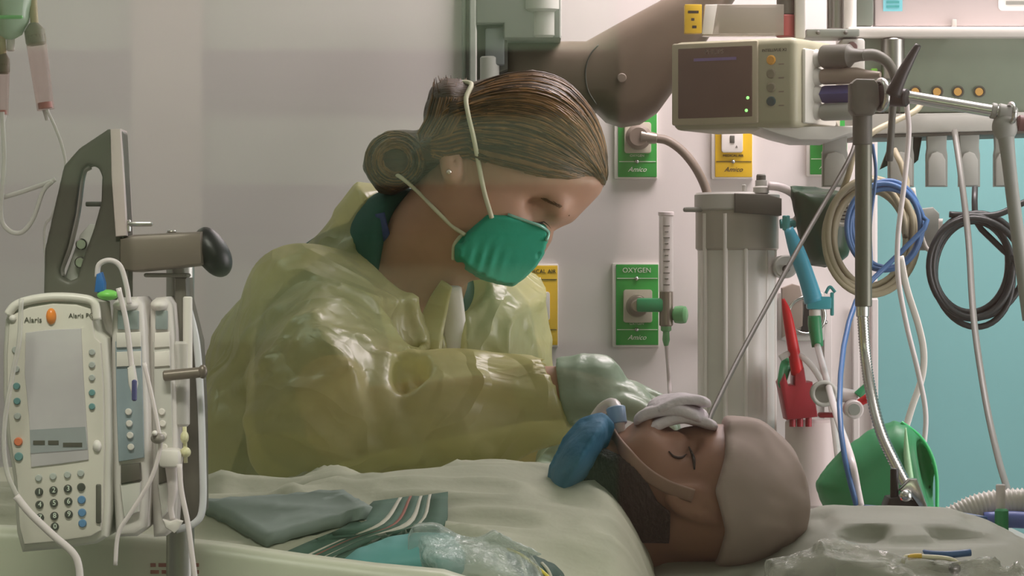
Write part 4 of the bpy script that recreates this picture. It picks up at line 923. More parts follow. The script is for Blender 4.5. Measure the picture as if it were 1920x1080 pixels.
# ---- cables
def coil(name, cx, cy, rx, ry, y, turns, r, m, lab, jit, tail=None, cat='cable', ph=0.0):
    P = []; rs = np.random.RandomState(int(cx)); n = 22; pj = rs.uniform(-jit, jit, (turns + 1, 4))
    for k in range(turns * n + 1):
        a = 2 * PI * k / n + ph; q = k / n; i = int(q); u = q - i; i2 = min(i + 1, turns)
        j = pj[min(i, turns)] * (1 - u) + pj[i2] * u
        P.append(W(cx + j[0] + (rx + j[2]) * math.cos(a), cy + j[1] + (ry + j[3]) * math.sin(a), y + 0.004 * math.sin(a * 0.5 + i) - 0.004 * q))
    if tail is not None: P += [W(a, b, c) for a, b, c in tail]
    return tag(obj(name, tube(P, r, 8, 2), m), lab, cat, 'coiled cables under the equipment rail')
coil('coiled_cable', 1632, 450, 82, 96, 0.62, 6, M_(6, 0.62), m_beige, 'coiled beige cable hanging behind the metal pole', 12, [(1700, 340, 0.62), (1676, 280, 0.64)])
coil('coiled_cable', 1662, 424, 66, 78, 0.57, 4, M_(5, 0.57), m_bluec, 'coiled blue cable hanging over the beige coil', 9, [(1640, 520, 0.55), (1605, 565, 0.5), (1582, 650, 0.42), (1574, 760, 0.26), (1584, 860, 0.19), (1606, 948, 0.17)])
coil('coiled_cable', 1822, 506, 80, 100, 0.60, 6, M_(6, 0.6), m_blackc, 'coiled black cable hanging against the teal wall', 12, [(1840, 430, 0.6), (1828, 400, 0.6), (1828, 352, 0.62)])
tag(obj('hanging_cable', tub([(1780, 402), (1822, 404), (1870, 402), (1915, 382), (1990, 350)], 0.585, M_(6, 0.58)), m_blackc), 'black cable stretched across top of the black coil', 'cable')
tag(obj('hanging_cable', tub([(1790, 246), (1802, 330), (1816, 450), (1826, 600), (1848, 750), (1872, 860), (1892, 930), (1894, 968)], [0.66, 0.6, 0.54, 0.45, 0.34, 0.2, 0.0, -0.24], M_(6.5, 0.4)), m_greyc), 'long grey cable falling in front of the black coil', 'cable')
tag(obj('hanging_cable', tub([(1608, 246), (1596, 290), (1560, 356), (1500, 460), (1440, 570), (1390, 662), (1350, 742), (1326, 800), (1310, 900), (1312, 1030)], [0.60, 0.56, 0.5, 0.42, 0.34, 0.25, 0.15, 0.08, 0.0, -0.14], M_(4.6, 0.4)), mat('olive_cable', rgb(72, 70, 62), 0.5)), 'thin dark grey cable slanting down across the canister column', 'cable')
tag(obj('hanging_cable', tub([(1636, 270), (1642, 330), (1632, 420), (1634, 500)], 0.3, M_(3.2, 0.3)), m_bluec), 'thin blue cable beside the metal pole', 'cable')
tag(obj('hanging_cable', tub([(1730, 190), (1716, 208), (1680, 226), (1640, 246), (1606, 276), (1590, 330), (1570, 380)], [0.66, 0.64, 0.62, 0.6, 0.6, 0.62, 0.64], M_(6, 0.6)), m_beige), 'beige cable sloping below the amber ports', 'cable')
tag(obj('strap', tub([(1700, 196), (1704, 250), (1696, 340), (1684, 440), (1684, 520), (1700, 610), (1722, 700), (1736, 780), (1730, 870), (1735, 980)], [0.4, 0.42, 0.42, 0.42, 0.42, 0.42, 0.42, 0.42, 0.42, 0.42], M_(5, 0.4), 8), m_clearw), 'thin white line hanging from the rail before the teal wall', 'line')
tag(obj('strap', tub([(1688, 480), (1700, 540), (1722, 610), (1732, 662), (1728, 710), (1708, 770), (1690, 840), (1684, 930)], 0.5, M_(6.5, 0.5), 8, flat=((0.2, 1, 0), 0.3)), m_cream), 'flat white strap bulging right beside the thin white line', 'strap')
t = thing('bracket_loop', W(1735, 475, 0.6), 'grey rounded bracket with pale wire loop beside black coil', 'bracket')
obj('bracket', prism([(1716, 392), (1750, 388), (1762, 400), (1764, 440), (1756, 470), (1700, 468), (1694, 430)], 0.62, 0.03, 0.004), m_grey, t, 'auto')
obj('wire_loop', tub([(1712, 352), (1720, 400), (1728, 440), (1738, 466), (1752, 470), (1762, 452), (1764, 410)], 0.61, M_(4, 0.6)), m_cream, t)
# green basin leaning behind the pillow
yf = 0.28
t = thing('basin', W(1650, 955, yf), 'bright green plastic hood standing behind the pillow', 'basin')
HOOD = [(1528, 906), (1548, 876), (1580, 842), (1630, 806), (1676, 788), (1700, 794), (1726, 818), (1746, 848), (1757, 890), (1758, 982), (1560, 986), (1534, 930)]
hf = lambda P: smax(sd_infl(P, HOOD, yf, 0.055, 0.05), -sd_ell(P, W(1745, 900, yf - 0.03), (0.012, 0.05, 0.055), 0.25), 0.006)
obj('hood', nets(hf, W(1515, 992, yf) - (0, 0.07, 0), W(1770, 775, yf) + (0, 0.07, 0), 0.004), mat('hood_green', rgb(66, 150, 100), 0.4, translucent=0.25), t)
obj('hood_rim', tub([(1690, 792), (1722, 816), (1744, 848), (1756, 892), (1757, 960)], yf - 0.012, M_(3.5, yf)), mat('rim_green', rgb(70, 196, 120), 0.3), t)
obj('hood_rib', tub([(1698, 802), (1700, 850), (1706, 900), (1712, 946)], yf - 0.054, [0.001, 0.004, 0.005, 0.004], 8), mat('rib_pale', rgb(176, 222, 176), 0.3), t)
# ------------------------------------------------------------------ infusion pumps on a pole, front left
YI = -1.15
m_pump = mat('pump_plastic', rgb(206, 202, 192), 0.4, noise=0.02)
m_pumpd = mat('pump_grey', rgb(88, 84, 76), 0.45)
pole = thing('iv_pole', (W(338, 0, YI + 0.088)[0], YI + 0.088, 0.0), 'short steel pole carrying the infusion pumps', 'pole')
px_ = W(338, 0, YI + 0.088)[0]; zt_ = W(0, 436, YI + 0.088)[2]
obj('pole_shaft', cyl((px_, YI + 0.088, 0.04), (px_, YI + 0.088, zt_), 0.0115, None, 20), m_steel, pole, 'auto')
for k in range(5):
    a = 2 * PI * k / 5; obj('base_leg', cyl((px_, YI + 0.088, 0.06), (px_ + 0.19 * math.cos(a), YI + 0.088 + 0.19 * math.sin(a), 0.05), 0.016, 0.012, 12), m_steel, pole, 'auto')
    obj('caster', ell((px_ + 0.19 * math.cos(a), YI + 0.088 + 0.19 * math.sin(a), 0.026), (0.026, 0.014, 0.026), 8), m_black, pole)
# pump mount: handle plate, clamp and knob
mnt = thing('pump_mount', W(180, 552, YI), 'dark grey pump mount with slotted handle, clamp and black knob', 'pump mount')
HO = [(204, 244), (228, 246), (238, 440), (238, 560), (84, 560), (86, 470), (104, 390), (122, 312), (150, 280)]
SLOT = [(166, 306), (186, 312), (194, 330), (192, 380), (178, 430), (160, 480), (146, 524), (128, 530), (110, 520), (108, 504), (124, 460), (138, 400), (146, 340), (152, 316)]
def plate_hole(outer, hole, yf, dep, bev):
    """plate with an opening: the hole is carved from the sculpted outline"""
    po = [W(a, b, yf)[[0, 2]] for a, b in outer]; ph = [W(a, b, yf)[[0, 2]] for a, b in hole]
    f = lambda P: np.maximum(smax(sd_poly(P[..., 0], P[..., 2], po), -sd_poly(P[..., 0], P[..., 2], ph), 0.002), np.abs(P[..., 1] - yf - dep / 2) - dep / 2) - bev
    xs = [a for a, b in outer]; ys = [b for a, b in outer]
    return nets(f, W(min(xs) - 8, max(ys) + 8, yf) - (0, 0.008, 0), W(max(xs) + 8, min(ys) - 8, yf) + (0, dep + 0.008, 0), 0.0022)
obj('handle_plate', plate_hole(HO, SLOT, YI, 0.03, 0.001), m_pumpd, mnt)
obj('handle_edge', prism([(206, 242), (226, 241), (232, 330), (238, 442), (216, 444), (208, 330)], YI - 0.006, 0.042, 0.002), mat('edge_pale', rgb(216, 200, 198), 0.35), mnt, 'auto')
sl = smooth_path(np.array(SLOT[8:] + SLOT[:1], float), 4)
obj('slot_rim', tub([tuple(p) for p in sl], YI + 0.012, 0.0055, 8, 1), mat('slot_rim_metal', rgb(200, 192, 188), 0.3, 0.4), mnt)
bp_ = obj('slot_backplate', prism([(118, 528), (150, 440), (168, 420), (190, 420), (180, 470), (152, 540)], YI + 0.022, 0.006, 0.001), m_lgrey, mnt, 'auto')
for x, y in ((152, 458), (150, 492)):
    sc_ = obj('screw', pcyl(x, y, YI + 0.014, YI + 0.024, 11, 18, 0.001), m_chrome, bp_, 'auto')
obj('slot_bar', pbox(160, 378, 192, 387, YI + 0.02, 0.006, 0.001), m_dgrey, mnt, 'auto')
obj('clamp_body', prism([(222, 446), (250, 440), (330, 436), (378, 434), (380, 496), (330, 502), (250, 510), (222, 506)], YI - 0.005, 0.06, 0.005), mat('clamp_taupe', rgb(112, 102, 92), 0.4, 0.2), mnt, 'auto')
obj('clamp_ring', cyl(W(376, 464, YI + 0.02), W(386, 464, YI + 0.02), M_(29, YI), None, 24, 0.001), m_chrome, mnt, 'auto')
obj('clamp_knob', nets(lambda P: smin(sd_ell(P, W(402, 478, YI + 0.015), (0.0125, 0.018, 0.019), 0.5), sd_ell(P, W(384, 456, YI + 0.015), (0.008, 0.012, 0.012)), 0.01), W(350, 530, YI) - (0, 0.03, 0), W(440, 410, YI) + (0, 0.05, 0), 0.002), m_black, mnt)
obj('clamp_screw', join(cyl(W(240, 436, YI), W(240, 412, YI), M_(6, YI), None, 12, 0.001), box(W(262, 420, YI), (M_(50, YI), 0.006, M_(9, YI)), 0.002)), m_chrome, mnt, 'auto')
obj('clamp_bolt', ell(W(322, 434, YI + 0.01), (M_(9, YI), 0.004, M_(4, YI)), 8), m_chrome, mnt)
obj('clamp_jaw', box(W(314, 516, YI + 0.02), (M_(82, YI), 0.03, M_(8, YI)), 0.002), m_dgrey, mnt, 'auto')
# controller
OUT = [(8, 600), (18, 576), (50, 562), (100, 554), (150, 556), (180, 566), (184, 600), (188, 622), (200, 634), (206, 720), (208, 840), (206, 960), (200, 1008), (180, 1020), (110, 1030), (40, 1036), (30, 1000), (24, 900), (10, 820), (4, 740), (4, 660)]
pc = thing('infusion_controller', W(110, 1036, YI - 0.05), 'infusion pump controller with grey screen and numeric keypad', 'infusion pump')
ypc = YI - 0.06
obj('case_shell', prism(OUT, ypc, 0.085, 0.006, seg=3), m_pump, pc, 'auto')
inn = [((x - 106) * 0.90 + 104, (y - 790) * 0.94 + 790) for x, y in OUT]
fpn = obj('front_panel', prism(inn, ypc - 0.004, 0.006, 0.002), mat('pump_face', rgb(212, 206, 196), 0.45), pc, 'auto')
obj('top_band', tub([(14, 590), (30, 572), (60, 562), (100, 557), (148, 559), (176, 568), (182, 600)], ypc - 0.003, 0.0035, 8), mat('pump_edge', rgb(228, 222, 214), 0.3), pc)
scn = obj('screen', prism([(48, 624), (90, 618), (152, 616), (156, 700), (164, 820), (166, 862), (110, 870), (58, 876), (54, 780), (46, 700)], ypc - 0.0055, 0.003, 0.0008), mat('pump_screen', rgb(176, 172, 172), 0.25, noise=0.12, nscale=14, emit=rgb(200, 190, 190), estr=0.12), pc, 'auto')  # faint emission imitates a whitish reflection on this screen
obj('screen_band', prism([(56, 806), (160, 800), (164, 842), (57, 850)], ypc - 0.0062, 0.001), mat('pump_screen2', rgb(156, 160, 162), 0.3), scn, False)
for x0, x1, y_ in ((118, 154, 830), (62, 84, 826), (90, 110, 826)): obj('screen_text', pbox(x0, y_, x1, y_ + 8, ypc - 0.0066, 0.0006), m_pumpd, scn, False)
lens = obj('alarm_lamp', ell(W(96, 593, ypc - 0.004), (M_(9.5, YI), 0.004, M_(15, YI)), 10), mat('orange_lamp', rgb(240, 140, 52), 0.25), pc)
obj('power_button', ell(W(24, 597, ypc - 0.004), (M_(7, YI), 0.003, M_(7, YI)), 10), m_cream, pc)
text('lettering', 'Alaris', W(62, 600, ypc - 0.0045), M_(14, YI), m_pumpd, pc)
text('lettering', 'Alaris PC', W(152, 592, ypc - 0.0045), M_(12, YI), m_pumpd, pc)
def key(x, y, r, m, s=None, ink=None):
    k_ = obj('key', lathe(W(x, y, ypc - 0.003), (0, -1, 0), [(0, M_(r, YI)), (0.002, M_(r, YI)), (0.003, M_(r * 0.8, YI))], 14), m, pc, 'auto')
    if s: text('key_digit', s, W(x, y, ypc - 0.0062), M_(13, YI), ink or m_print, k_)
m_kd = mat('key_dark', rgb(72, 72, 68), 0.45); m_kb = mat('key_blue', rgb(92, 134, 176), 0.45); m_kg = mat('key_teal', rgb(110, 150, 150), 0.45); m_ko = mat('key_orange', rgb(226, 130, 92), 0.45); m_kl = mat('key_pale', rgb(178, 182, 178), 0.45)
rows = [(892, m_kl, m_kl), (918, m_kd, m_kd), (942, m_kd, m_kb), (966, m_kd, m_kb), (986, m_kd, m_kb)]
dig = [['', '', '', ''], ['1', '2', '3', ''], ['4', '5', '6', ''], ['7', '8', '9', ''], ['', '0', '', '']]
for r_, (yy, m1, m2) in enumerate(rows):
    for c_, xx in enumerate((73, 100, 127, 152)):
        if r_ == 4 and c_ in (0, 2): continue
        key(xx + r_ * 0.8, yy - c_ * 3 + 4, 7.6 if r_ else 6.5, m2 if c_ == 3 else m1, dig[r_][c_] or None)
for yy, m_ in ((656, m_kl), (692, m_kl), (724, m_kg), (752, m_kg), (780, m_kl), (828, m_ko), (856, m_kg)): key(31 + (yy - 700) * 0.03, yy, 8 if yy > 810 else 6.5, m_)
for yy, m_ in ((660, m_kl), (684, m_kl), (708, m_kl), (736, m_kg), (762, m_kg)): key(173, yy, 6, m_)
obj('knob', ell(W(182, 836, ypc - 0.004), (M_(8, YI), 0.004, M_(11, YI)), 10), m_cream, pc)
obj('side_tag', box(W(186, 944, ypc - 0.001), (0.004, 0.01, 0.03), 0.001), m_pumpd, pc)
# pump modules beside it
m_mod = mat('module_plastic', rgb(214, 208, 204), 0.4); m_modb = mat('module_bluegrey', rgb(150, 164, 172), 0.4, noise=0.1, nscale=20); m_win = sheer('module_door', rgb(214, 214, 210), 0.4, 0.2)
def module(x0, x1, lab, yd, blue):
    t = thing('pump_module', W((x0 + x1) / 2, 1000, yd), lab, 'pump module', 'pump modules beside the controller')
    mid = (x0 + x1) / 2
    obj('module_body', prism([(x0 + 4, 572), (x0 + 14, 558), (x1 - 14, 556), (x1 - 4, 570), (x1, 620), (x1 + 6, 760), (x1 + 8, 900), (x1 + 2, 990), (x1 - 16, 1006), (x0 + 10, 1008), (x0 + 4, 900), (x0, 700)], yd, 0.08, 0.006, seg=3), m_mod, t, 'auto')
    obj('module_cap', ell(W(mid, 572, yd + 0.01), (M_((x1 - x0) / 2 - 6, yd), 0.02, M_(14, yd)), 12), m_cream, t)
    fc = obj('module_face', prism([(x0 + 10, 640), (x1 - 8, 640), (x1 - 4, 760), (x1 - 2, 858), (x0 + 16, 866), (x0 + 12, 760)], yd - 0.003, 0.005, 0.001), m_modb if blue else m_lgrey, t, 'auto')
    for k, yy in enumerate((624, 660)):
        obj('label_strip', prism([(x0 + 12, yy), (x1 - 8, yy - 2), (x1 - 8, yy + 26), (x0 + 12, yy + 28)], yd - 0.005, 0.004, 0.001), m_cream, t, 'auto')
    obj('display', pbox(x0 + 14, 582, x1 - 12, 618, yd - 0.003, 0.004, 0.001), mat('module_display', rgb(140, 152, 152), 0.3), t, 'auto')
    for k in range(4): obj('key', lathe(W(mid + 2 + k * 1.5, 772 + k * 22, yd - 0.003), (0, -1, 0), [(0, M_(6.5, yd)), (0.0015, M_(6.5, yd)), (0.0025, M_(5, yd))], 12), m_cream, fc, 'auto')
    obj('door_latch', prism([(x0 + 20, 872), (x1 - 10, 868), (x1 - 8, 900), (x0 + 20, 908)], yd - 0.008, 0.01, 0.002), m_pumpd, t, 'auto')
    obj('lower_door', prism([(x0 + 18, 908), (x1 - 8, 902), (x1 - 12, 960), (x0 + 26, 972)], yd - 0.006, 0.008, 0.002), m_lgrey, t, 'auto')
    return t
m1 = module(206, 272, 'pump module with blue-grey face next to the controller', YI - 0.045, True)
m2 = module(277, 326, 'narrow white pump module right of the blue-grey one', YI - 0.02, False)
# syringe and clear door frame on the outer side
t = thing('syringe_pump', W(350, 1000, YI), 'white syringe barrel with taupe plunger clamp at the outer end', 'syringe pump')
obj('back_plate', prism([(326, 520), (350, 520), (352, 560), (372, 640), (378, 760), (380, 960), (356, 992), (300, 1004), (296, 960), (322, 900)], YI + 0.015, 0.05, 0.004), m_pumpd, t, 'auto')
obj('edge_rail', tub([(352, 572), (368, 640), (376, 740), (380, 860), (380, 950), (366, 980), (330, 994)], YI - 0.005, M_(7, YI), 10), mat('rail_clear', rgb(206, 206, 210), 0.25), t)
obj('barrel', vcyl(340, 640, 800, YI - 0.01, 16, 24, 0.002), m_clear, t, 'auto')
obj('barrel_fluid', vcyl(340, 720, 796, YI - 0.01, 12, 18, 0.001), mat('syringe_dark', rgb(120, 118, 120), 0.3), t, 'auto')
obj('plunger', vcyl(352, 556, 700, YI - 0.01, 9, 16, 0.001), m_cream, t, 'auto')
obj('plunger_clamp', join(cyl(W(306, 705, YI - 0.03), W(376, 698, YI - 0.03), M_(10, YI), None, 16, 0.001), ell(W(380, 697, YI - 0.03), (M_(9, YI), M_(9, YI), M_(13, YI)), 8)), mat('clamp_brown', rgb(116, 106, 96), 0.35, 0.3), t, 'auto')
obj('tip_block', box(W(320, 858, YI - 0.035), (M_(40, YI), 0.03, M_(34, YI)), 0.004), m_cream, t, 'auto')
obj('tip', tub([(322, 872), (324, 920), (320, 950), (324, 974)], YI - 0.035, [M_(13, YI), M_(9, YI), M_(6, YI), M_(5, YI)], 12), m_clearw, t)
obj('wing_nut', prism([(304, 974), (318, 978), (330, 974), (342, 978), (334, 992), (326, 1000), (310, 990)], YI - 0.04, 0.01, 0.002), m_cream, t, 'auto')
obj('brass_valve', join(ell(W(346, 820, YI - 0.03), (M_(8, YI), 0.006, M_(12, YI)), 8), ell(W(348, 848, YI - 0.03), (M_(10, YI), 0.006, M_(10, YI)), 8), cyl(W(346, 800, YI - 0.03), W(348, 868, YI - 0.03), M_(4, YI), None, 10)), mat('pale_yellow', rgb(206, 202, 160), 0.35), t)
# connectors and lines
t = thing('drip_connector', W(195, 560, YI - 0.06), 'blue and lime connector with white loop above the modules', 'connector')
obj('blue_clip', prism([(176, 548), (180, 514), (190, 510), (196, 530), (196, 550)], YI - 0.065, 0.012, 0.002), mat('clip_blue', rgb(40, 106, 178), 0.35), t, 'auto')
obj('green_cap', ell(W(202, 553, YI - 0.06), (M_(20, YI), 0.008, M_(10, YI)), 10), mat('cap_lime', rgb(128, 214, 96), 0.35), t)
obj('loop', tub([(182, 520), (186, 496), (206, 488), (226, 500), (238, 540), (242, 570)], YI - 0.06, M_(5, YI), 10), m_clearw, t)
lines = [([(222, 540), (236, 600), (244, 660), (248, 700)], M_(5, YI), m_clearw, 'white line running down the blue-grey module', -0.085),
         ([(30, 930), (56, 962), (100, 1004), (136, 1036), (148, 1064), (150, 1110)], M_(7, YI), m_clearw, 'thick white tubing crossing below the keypad', -0.10),
         ([(40, 560), (36, 640), (24, 700), (8, 800), (12, 880), (34, 934)], M_(4.5, YI), m_clear, 'clear tubing running down left edge of the controller', -0.09),
         ([(270, 680), (284, 740), (296, 800), (300, 840), (282, 900), (246, 960), (222, 1000), (216, 1060)], M_(4, YI), m_clearw, 'clear line curving between the two pump modules', -0.075),
         ([(336, 870), (340, 920), (352, 980), (360, 1040), (368, 1100)], M_(5, YI), m_clearw, 'white line dropping from the syringe tip past the bed rail', -0.06),
         ([(4, 210), (8, 300), (2, 400), (14, 430), (40, 436), (62, 410), (80, 360), (98, 340)], M_(4.5, YI), m_clear, 'clear tubing looping left of the pump mount', 0.02),
         ([(0, 372), (40, 360), (92, 342), (104, 336)], M_(4.5, YI), m_clear, 'clear tubing sloping up towards the pump mount', 0.03),
         ([(88, 206), (104, 240), (118, 280), (122, 320), (100, 400), (84, 430), (90, 520), (110, 556)], M_(3, YI), m_clear, 'thin drip line falling from the larger drip chamber', 0.045)]
for pl, r_, m_, lab, dy in lines: tag(obj('infusion_line', tub(pl, YI + dy, r_, 8), m_), lab, 'tubing')
t = thing('line_clip', W(252, 750, YI - 0.08), 'small navy and white clip on the white line', 'clip')
obj('clip_sleeve', prism([(238, 690), (250, 684), (256, 720), (250, 750), (240, 720)], YI - 0.10, 0.012, 0.002), m_cream, t, 'auto')
obj('clip_pin', vcyl(252, 712, 752, YI - 0.105, 5, 12, 0.001), mat('clip_navy', rgb(64, 68, 120), 0.4), t, 'auto')
t = thing('roller_clamp', W(296, 838, YI - 0.07), 'grey roller clamp on the line between modules', 'clamp')
obj('clamp_shell', ell(W(296, 822, YI - 0.075), (M_(13, YI), 0.008, M_(10, YI)), 10), mat('clamp_grey', rgb(130, 124, 116), 0.4), t); obj('roller', ell(W(290, 812, YI - 0.082), (M_(5, YI), 0.004, M_(5, YI)), 8), m_cream, t)
# infusion bag and drip chambers
ybg = YI + 0.06
t = thing('infusion_bag', W(20, 78, ybg), 'clear green-tinted infusion bag at the top left corner', 'infusion bag')
BAGP = [(-70, -420), (56, -420), (66, -200), (64, -20), (56, 40), (40, 68), (20, 78), (-4, 66), (-50, 40), (-76, -60)]
obj('bag', nets(lambda P: sd_infl(P, BAGP, ybg, 0.022, 0.03), W(-90, 92, ybg) - (0, 0.03, 0), W(80, -435, ybg) + (0, 0.03, 0), 0.004), sheer('bag_film', rgb(190, 214, 190), 0.5, 0.15), t)
obj('fluid_line', box(W(4, 32, ybg - 0.021), (M_(80, YI), 0.004, M_(7, YI)), 0.002), mat('fluid_green', rgb(140, 220, 140), 0.3), t)
obj('hanger', cyl(W(-6, -410, ybg), W(-6, -2600, ybg) * (1, 1, 0) + (0, 0, 2.66), 0.003, None, 8), m_chrome, t)
obj('spout', vcyl(20, 70, 96, ybg, 8, 14, 0.001), m_clearw, t, 'auto')
for (xa, ya, xb, yb, r_, lab) in ((66, 66, 86, 206, 17, 'tall pink-edged drip chamber hanging below the bag'), (6, 120, 6, 216, 10, 'small brown-capped drip chamber at the left edge')):
    t = thing('drip_chamber', W(xb, yb, ybg), lab, 'drip chamber', 'drip chambers under the infusion bag')
    A = W(xa, ya, ybg); B = W(xb, yb, ybg)
    obj('chamber', cyl(A, B, M_(r_ + 3, YI), M_(r_, YI), 20), sheer('chamber_plastic', rgb(240, 222, 218), 0.04, 0.15, edge=0.5), t, 'auto')
    obj('chamber_cap', lathe(A, (B - A), [(-0.010, M_(r_ * 0.5, YI)), (-0.004, M_(r_ + 3, YI)), (0.006, M_(r_ + 3, YI)), (0.008, M_(r_, YI))], 18), mat('cap_taupe', rgb(150, 140, 124), 0.4), t, 'auto')
    obj('chamber_fluid', cyl(B + (A - B) * 0.02, B + (A - B) * 0.10, M_(r_ - 3, YI), None, 16), mat('fluid_pink', rgb(206, 150, 146), 0.3), t, 'auto')
    obj('chamber_spout', cyl(B, B + (B - A) * 0.14, M_(7, YI), M_(4, YI), 12), m_clearw, t, 'auto')
    obj('spike_line', tube([A, A + (-0.002, 0, 0.03), A + (-0.006, 0, 0.09)], M_(8, YI), 10, 4), mat('spike_tan', rgb(196, 176, 140), 0.4), t)
# ------------------------------------------------------------------ bed, bedding and patient
cb = thing('bedside_cabinet', (0.47, 0.22, 0.0), 'low grey bedside cabinet hidden behind the pillow', 'cabinet')
obj('cabinet_body', box((0.47, 0.22, 0.46), (0.30, 0.36, 0.86), 0.008), m_lgrey, cb, 'auto'); obj('cabinet_top', box((0.47, 0.22, 0.905), (0.32, 0.38, 0.03), 0.006), m_grey, cb, 'auto'); obj('plinth', box((0.47, 0.22, 0.015), (0.28, 0.34, 0.03)), m_dgrey, cb, False)
for zc in (0.72, 0.45, 0.18): dw = obj('drawer', box((0.47, 0.035, zc), (0.27, 0.012, 0.23), 0.004), m_cream, cb, 'auto'); obj('handle', box((0.47, 0.022, zc + 0.06), (0.10, 0.014, 0.012), 0.004), m_steel, dw, 'auto')
m_sheet = mat('bed_linen', rgb(178, 178, 158), 0.8, noise=0.06, nscale=9, bump=0.15, bscale=40)
m_matt = mat('mattress_vinyl', rgb(110, 124, 130), 0.5)
m_rail = mat('bed_rail_plastic', rgb(188, 190, 170), 0.4, noise=0.02)
bed = thing('hospital_bed', (-0.42, -0.5, 0.0), 'hospital bed with cream side rail in the foreground', 'bed')
obj('mattress', box((-0.42, -0.52, 0.785), (2.1, 0.84, 0.15), 0.03, seg=3), m_matt, bed, 'auto')
obj('deck', box((-0.42, -0.52, 0.68), (2.15, 0.86, 0.06), 0.01), m_grey, bed, 'auto')
obj('lift_column', box((-0.42, -0.52, 0.42), (0.9, 0.35, 0.5), 0.02), m_grey, bed, 'auto')
obj('base_frame', box((-0.42, -0.52, 0.16), (1.9, 0.7, 0.10), 0.02), m_grey, bed, 'auto')
for sx in (-1.25, 0.42):
    for sy in (-0.80, -0.24): obj('caster', cyl((sx, sy - 0.02, 0.06), (sx, sy + 0.02, 0.06), 0.06, None, 20, 0.005), m_black, bed, 'auto')
obj('headboard', box((0.68, -0.52, 0.95), (0.04, 0.84, 0.5), 0.015), m_rail, bed, 'auto')
obj('footboard', box((-1.52, -0.52, 0.92), (0.04, 0.84, 0.42), 0.015), m_rail, bed, 'auto')
YR = -1.0
RAIL = [(-700, 975), (-200, 985), (60, 992), (220, 1003), (400, 1021), (560, 1044), (700, 1062), (830, 1074), (900, 1096), (960, 1160), (960, 1420), (-700, 1420)]
rl = obj('side_rail', prism(RAIL, YR, 0.045, 0.010, seg=3), m_rail, bed, 'auto')
lb = obj('rail_label', plate_hole(rrect(264, 1046, 374, 1120, 10), rrect(266.5, 1048.5, 371.5, 1117, 8), YR - 0.0006, 0.001, 0.0), mat('label_brown', rgb(140, 84, 74), 0.6), rl)
for y_ in (1056, 1069):
    x = 282
    for w_ in ((10, 24, 20, 22) if y_ == 1056 else (16, 18, 12, 30)):
        obj('label_text', pbox(x, y_, x + w_, y_ + 7, YR - 0.0006, 0.001), MATS['label_brown'], rl, False); x += w_ + 5
for x in (-0.9, -0.35): obj('rail_arm', box((x, YR + 0.03, 0.74), (0.05, 0.03, 0.24), 0.008), m_grey, bed, 'auto')
# patient: one continuous figure on the mattress
YB = -0.50
PROF = [(1088, 852), (1096, 826), (1118, 818), (1140, 822), (1152, 808), (1168, 806), (1178, 796), (1190, 792), (1206, 768), (1222, 770), (1240, 792), (1266, 806), (1296, 800), (1350, 804), (1410, 828), (1456, 874), (1480, 930), (1474, 990), (1440, 1030), (1380, 1052), (1300, 1052), (1240, 1034), (1200, 1000), (1160, 966), (1122, 916)]
def phead_f(P):
    v = sd_infl(P, PROF, YB, 0.078, 0.078)
    v = smin(v, sd_ell(P, W(1365, 930, YB), (0.066, 0.078, 0.068)), 0.02)
    for sg in (-1, 1):
        v = smax(v, -sd_ell(P, W(1272, 838, YB + sg * 0.040), (0.020, 0.020, 0.014)), 0.012)
        v = smin(v, sd_ell(P, W(1268, 836, YB + sg * 0.034), (0.0145, 0.0145, 0.0145)), 0.004)
        v = smin(v, sd_ell(P, W(1215, 852, YB + sg * 0.045), (0.026, 0.018, 0.020)), 0.02)
        e = smax(sd_ell(P, W(1302, 945, YB + sg * 0.080), (0.017, 0.011, 0.031), 1.2), -sd_ell(P, W(1302, 940, YB + sg * 0.092), (0.010, 0.009, 0.020), 1.2), 0.004)
        v = smin(v, e, 0.006)
    return v
NK = W(1075, 990, YB)
def pbody_f(P):
    v = smin(phead_f(P), sd_cap(P, W(1235, 950, YB), NK, 0.055, 0.062), 0.03)
    sh = np.array((-0.02, YB, 0.925)); pv = np.array((-0.52, YB, 0.92))
    v = smin(v, sd_cap(P, sh + (0, -0.13, -0.01), sh + (0, 0.13, -0.01), 0.055, 0.055), 0.04)
    v = smin(v, sd_ell(P, sh + (-0.14, 0, -0.005), (0.20, 0.17, 0.072)), 0.05); v = smin(v, sd_ell(P, pv + (0.08, 0, -0.01), (0.24, 0.165, 0.066)), 0.05)
    for sg in (-1, 1):
        v = smin(v, sd_cap(P, sh + (0, sg * 0.16, -0.01), sh + (-0.28, sg * 0.22, -0.025), 0.048, 0.038), 0.03); v = smin(v, sd_cap(P, sh + (-0.28, sg * 0.22, -0.025), sh + (-0.50, sg * 0.21, -0.03), 0.037, 0.026), 0.01)
        k = pv + (-0.42, sg * 0.10, -0.01); v = smin(v, sd_cap(P, pv + (0, sg * 0.085, 0), k, 0.074, 0.052), 0.03); v = smin(v, sd_cap(P, k, k + (-0.40, 0, -0.01), 0.05, 0.036), 0.02)
        v = smin(v, sd_cap(P, k + (-0.40, 0, -0.01), k + (-0.42, sg * 0.03, 0.06), 0.034, 0.026), 0.02)
    return v
def _ph(sg):
    sh = np.array((-0.02, YB, 0.925)); return hand_sdf(sh + (-0.50, sg * 0.21, -0.03), np.array((-1.0, 0, 0)), np.array((0, 0, 1.0)), sg, (0.1, 0.2, 0.15))
phs = [_ph(-1), _ph(1)]
pt = thing('person', (0.1, YB, 0.86), 'patient lying in the bed with a greyish pink cap and dark beard', 'person')
m_pskin = mat('patient_skin', rgb(150, 110, 90), 0.5, noise=0.10, nscale=24, sss=0.1)
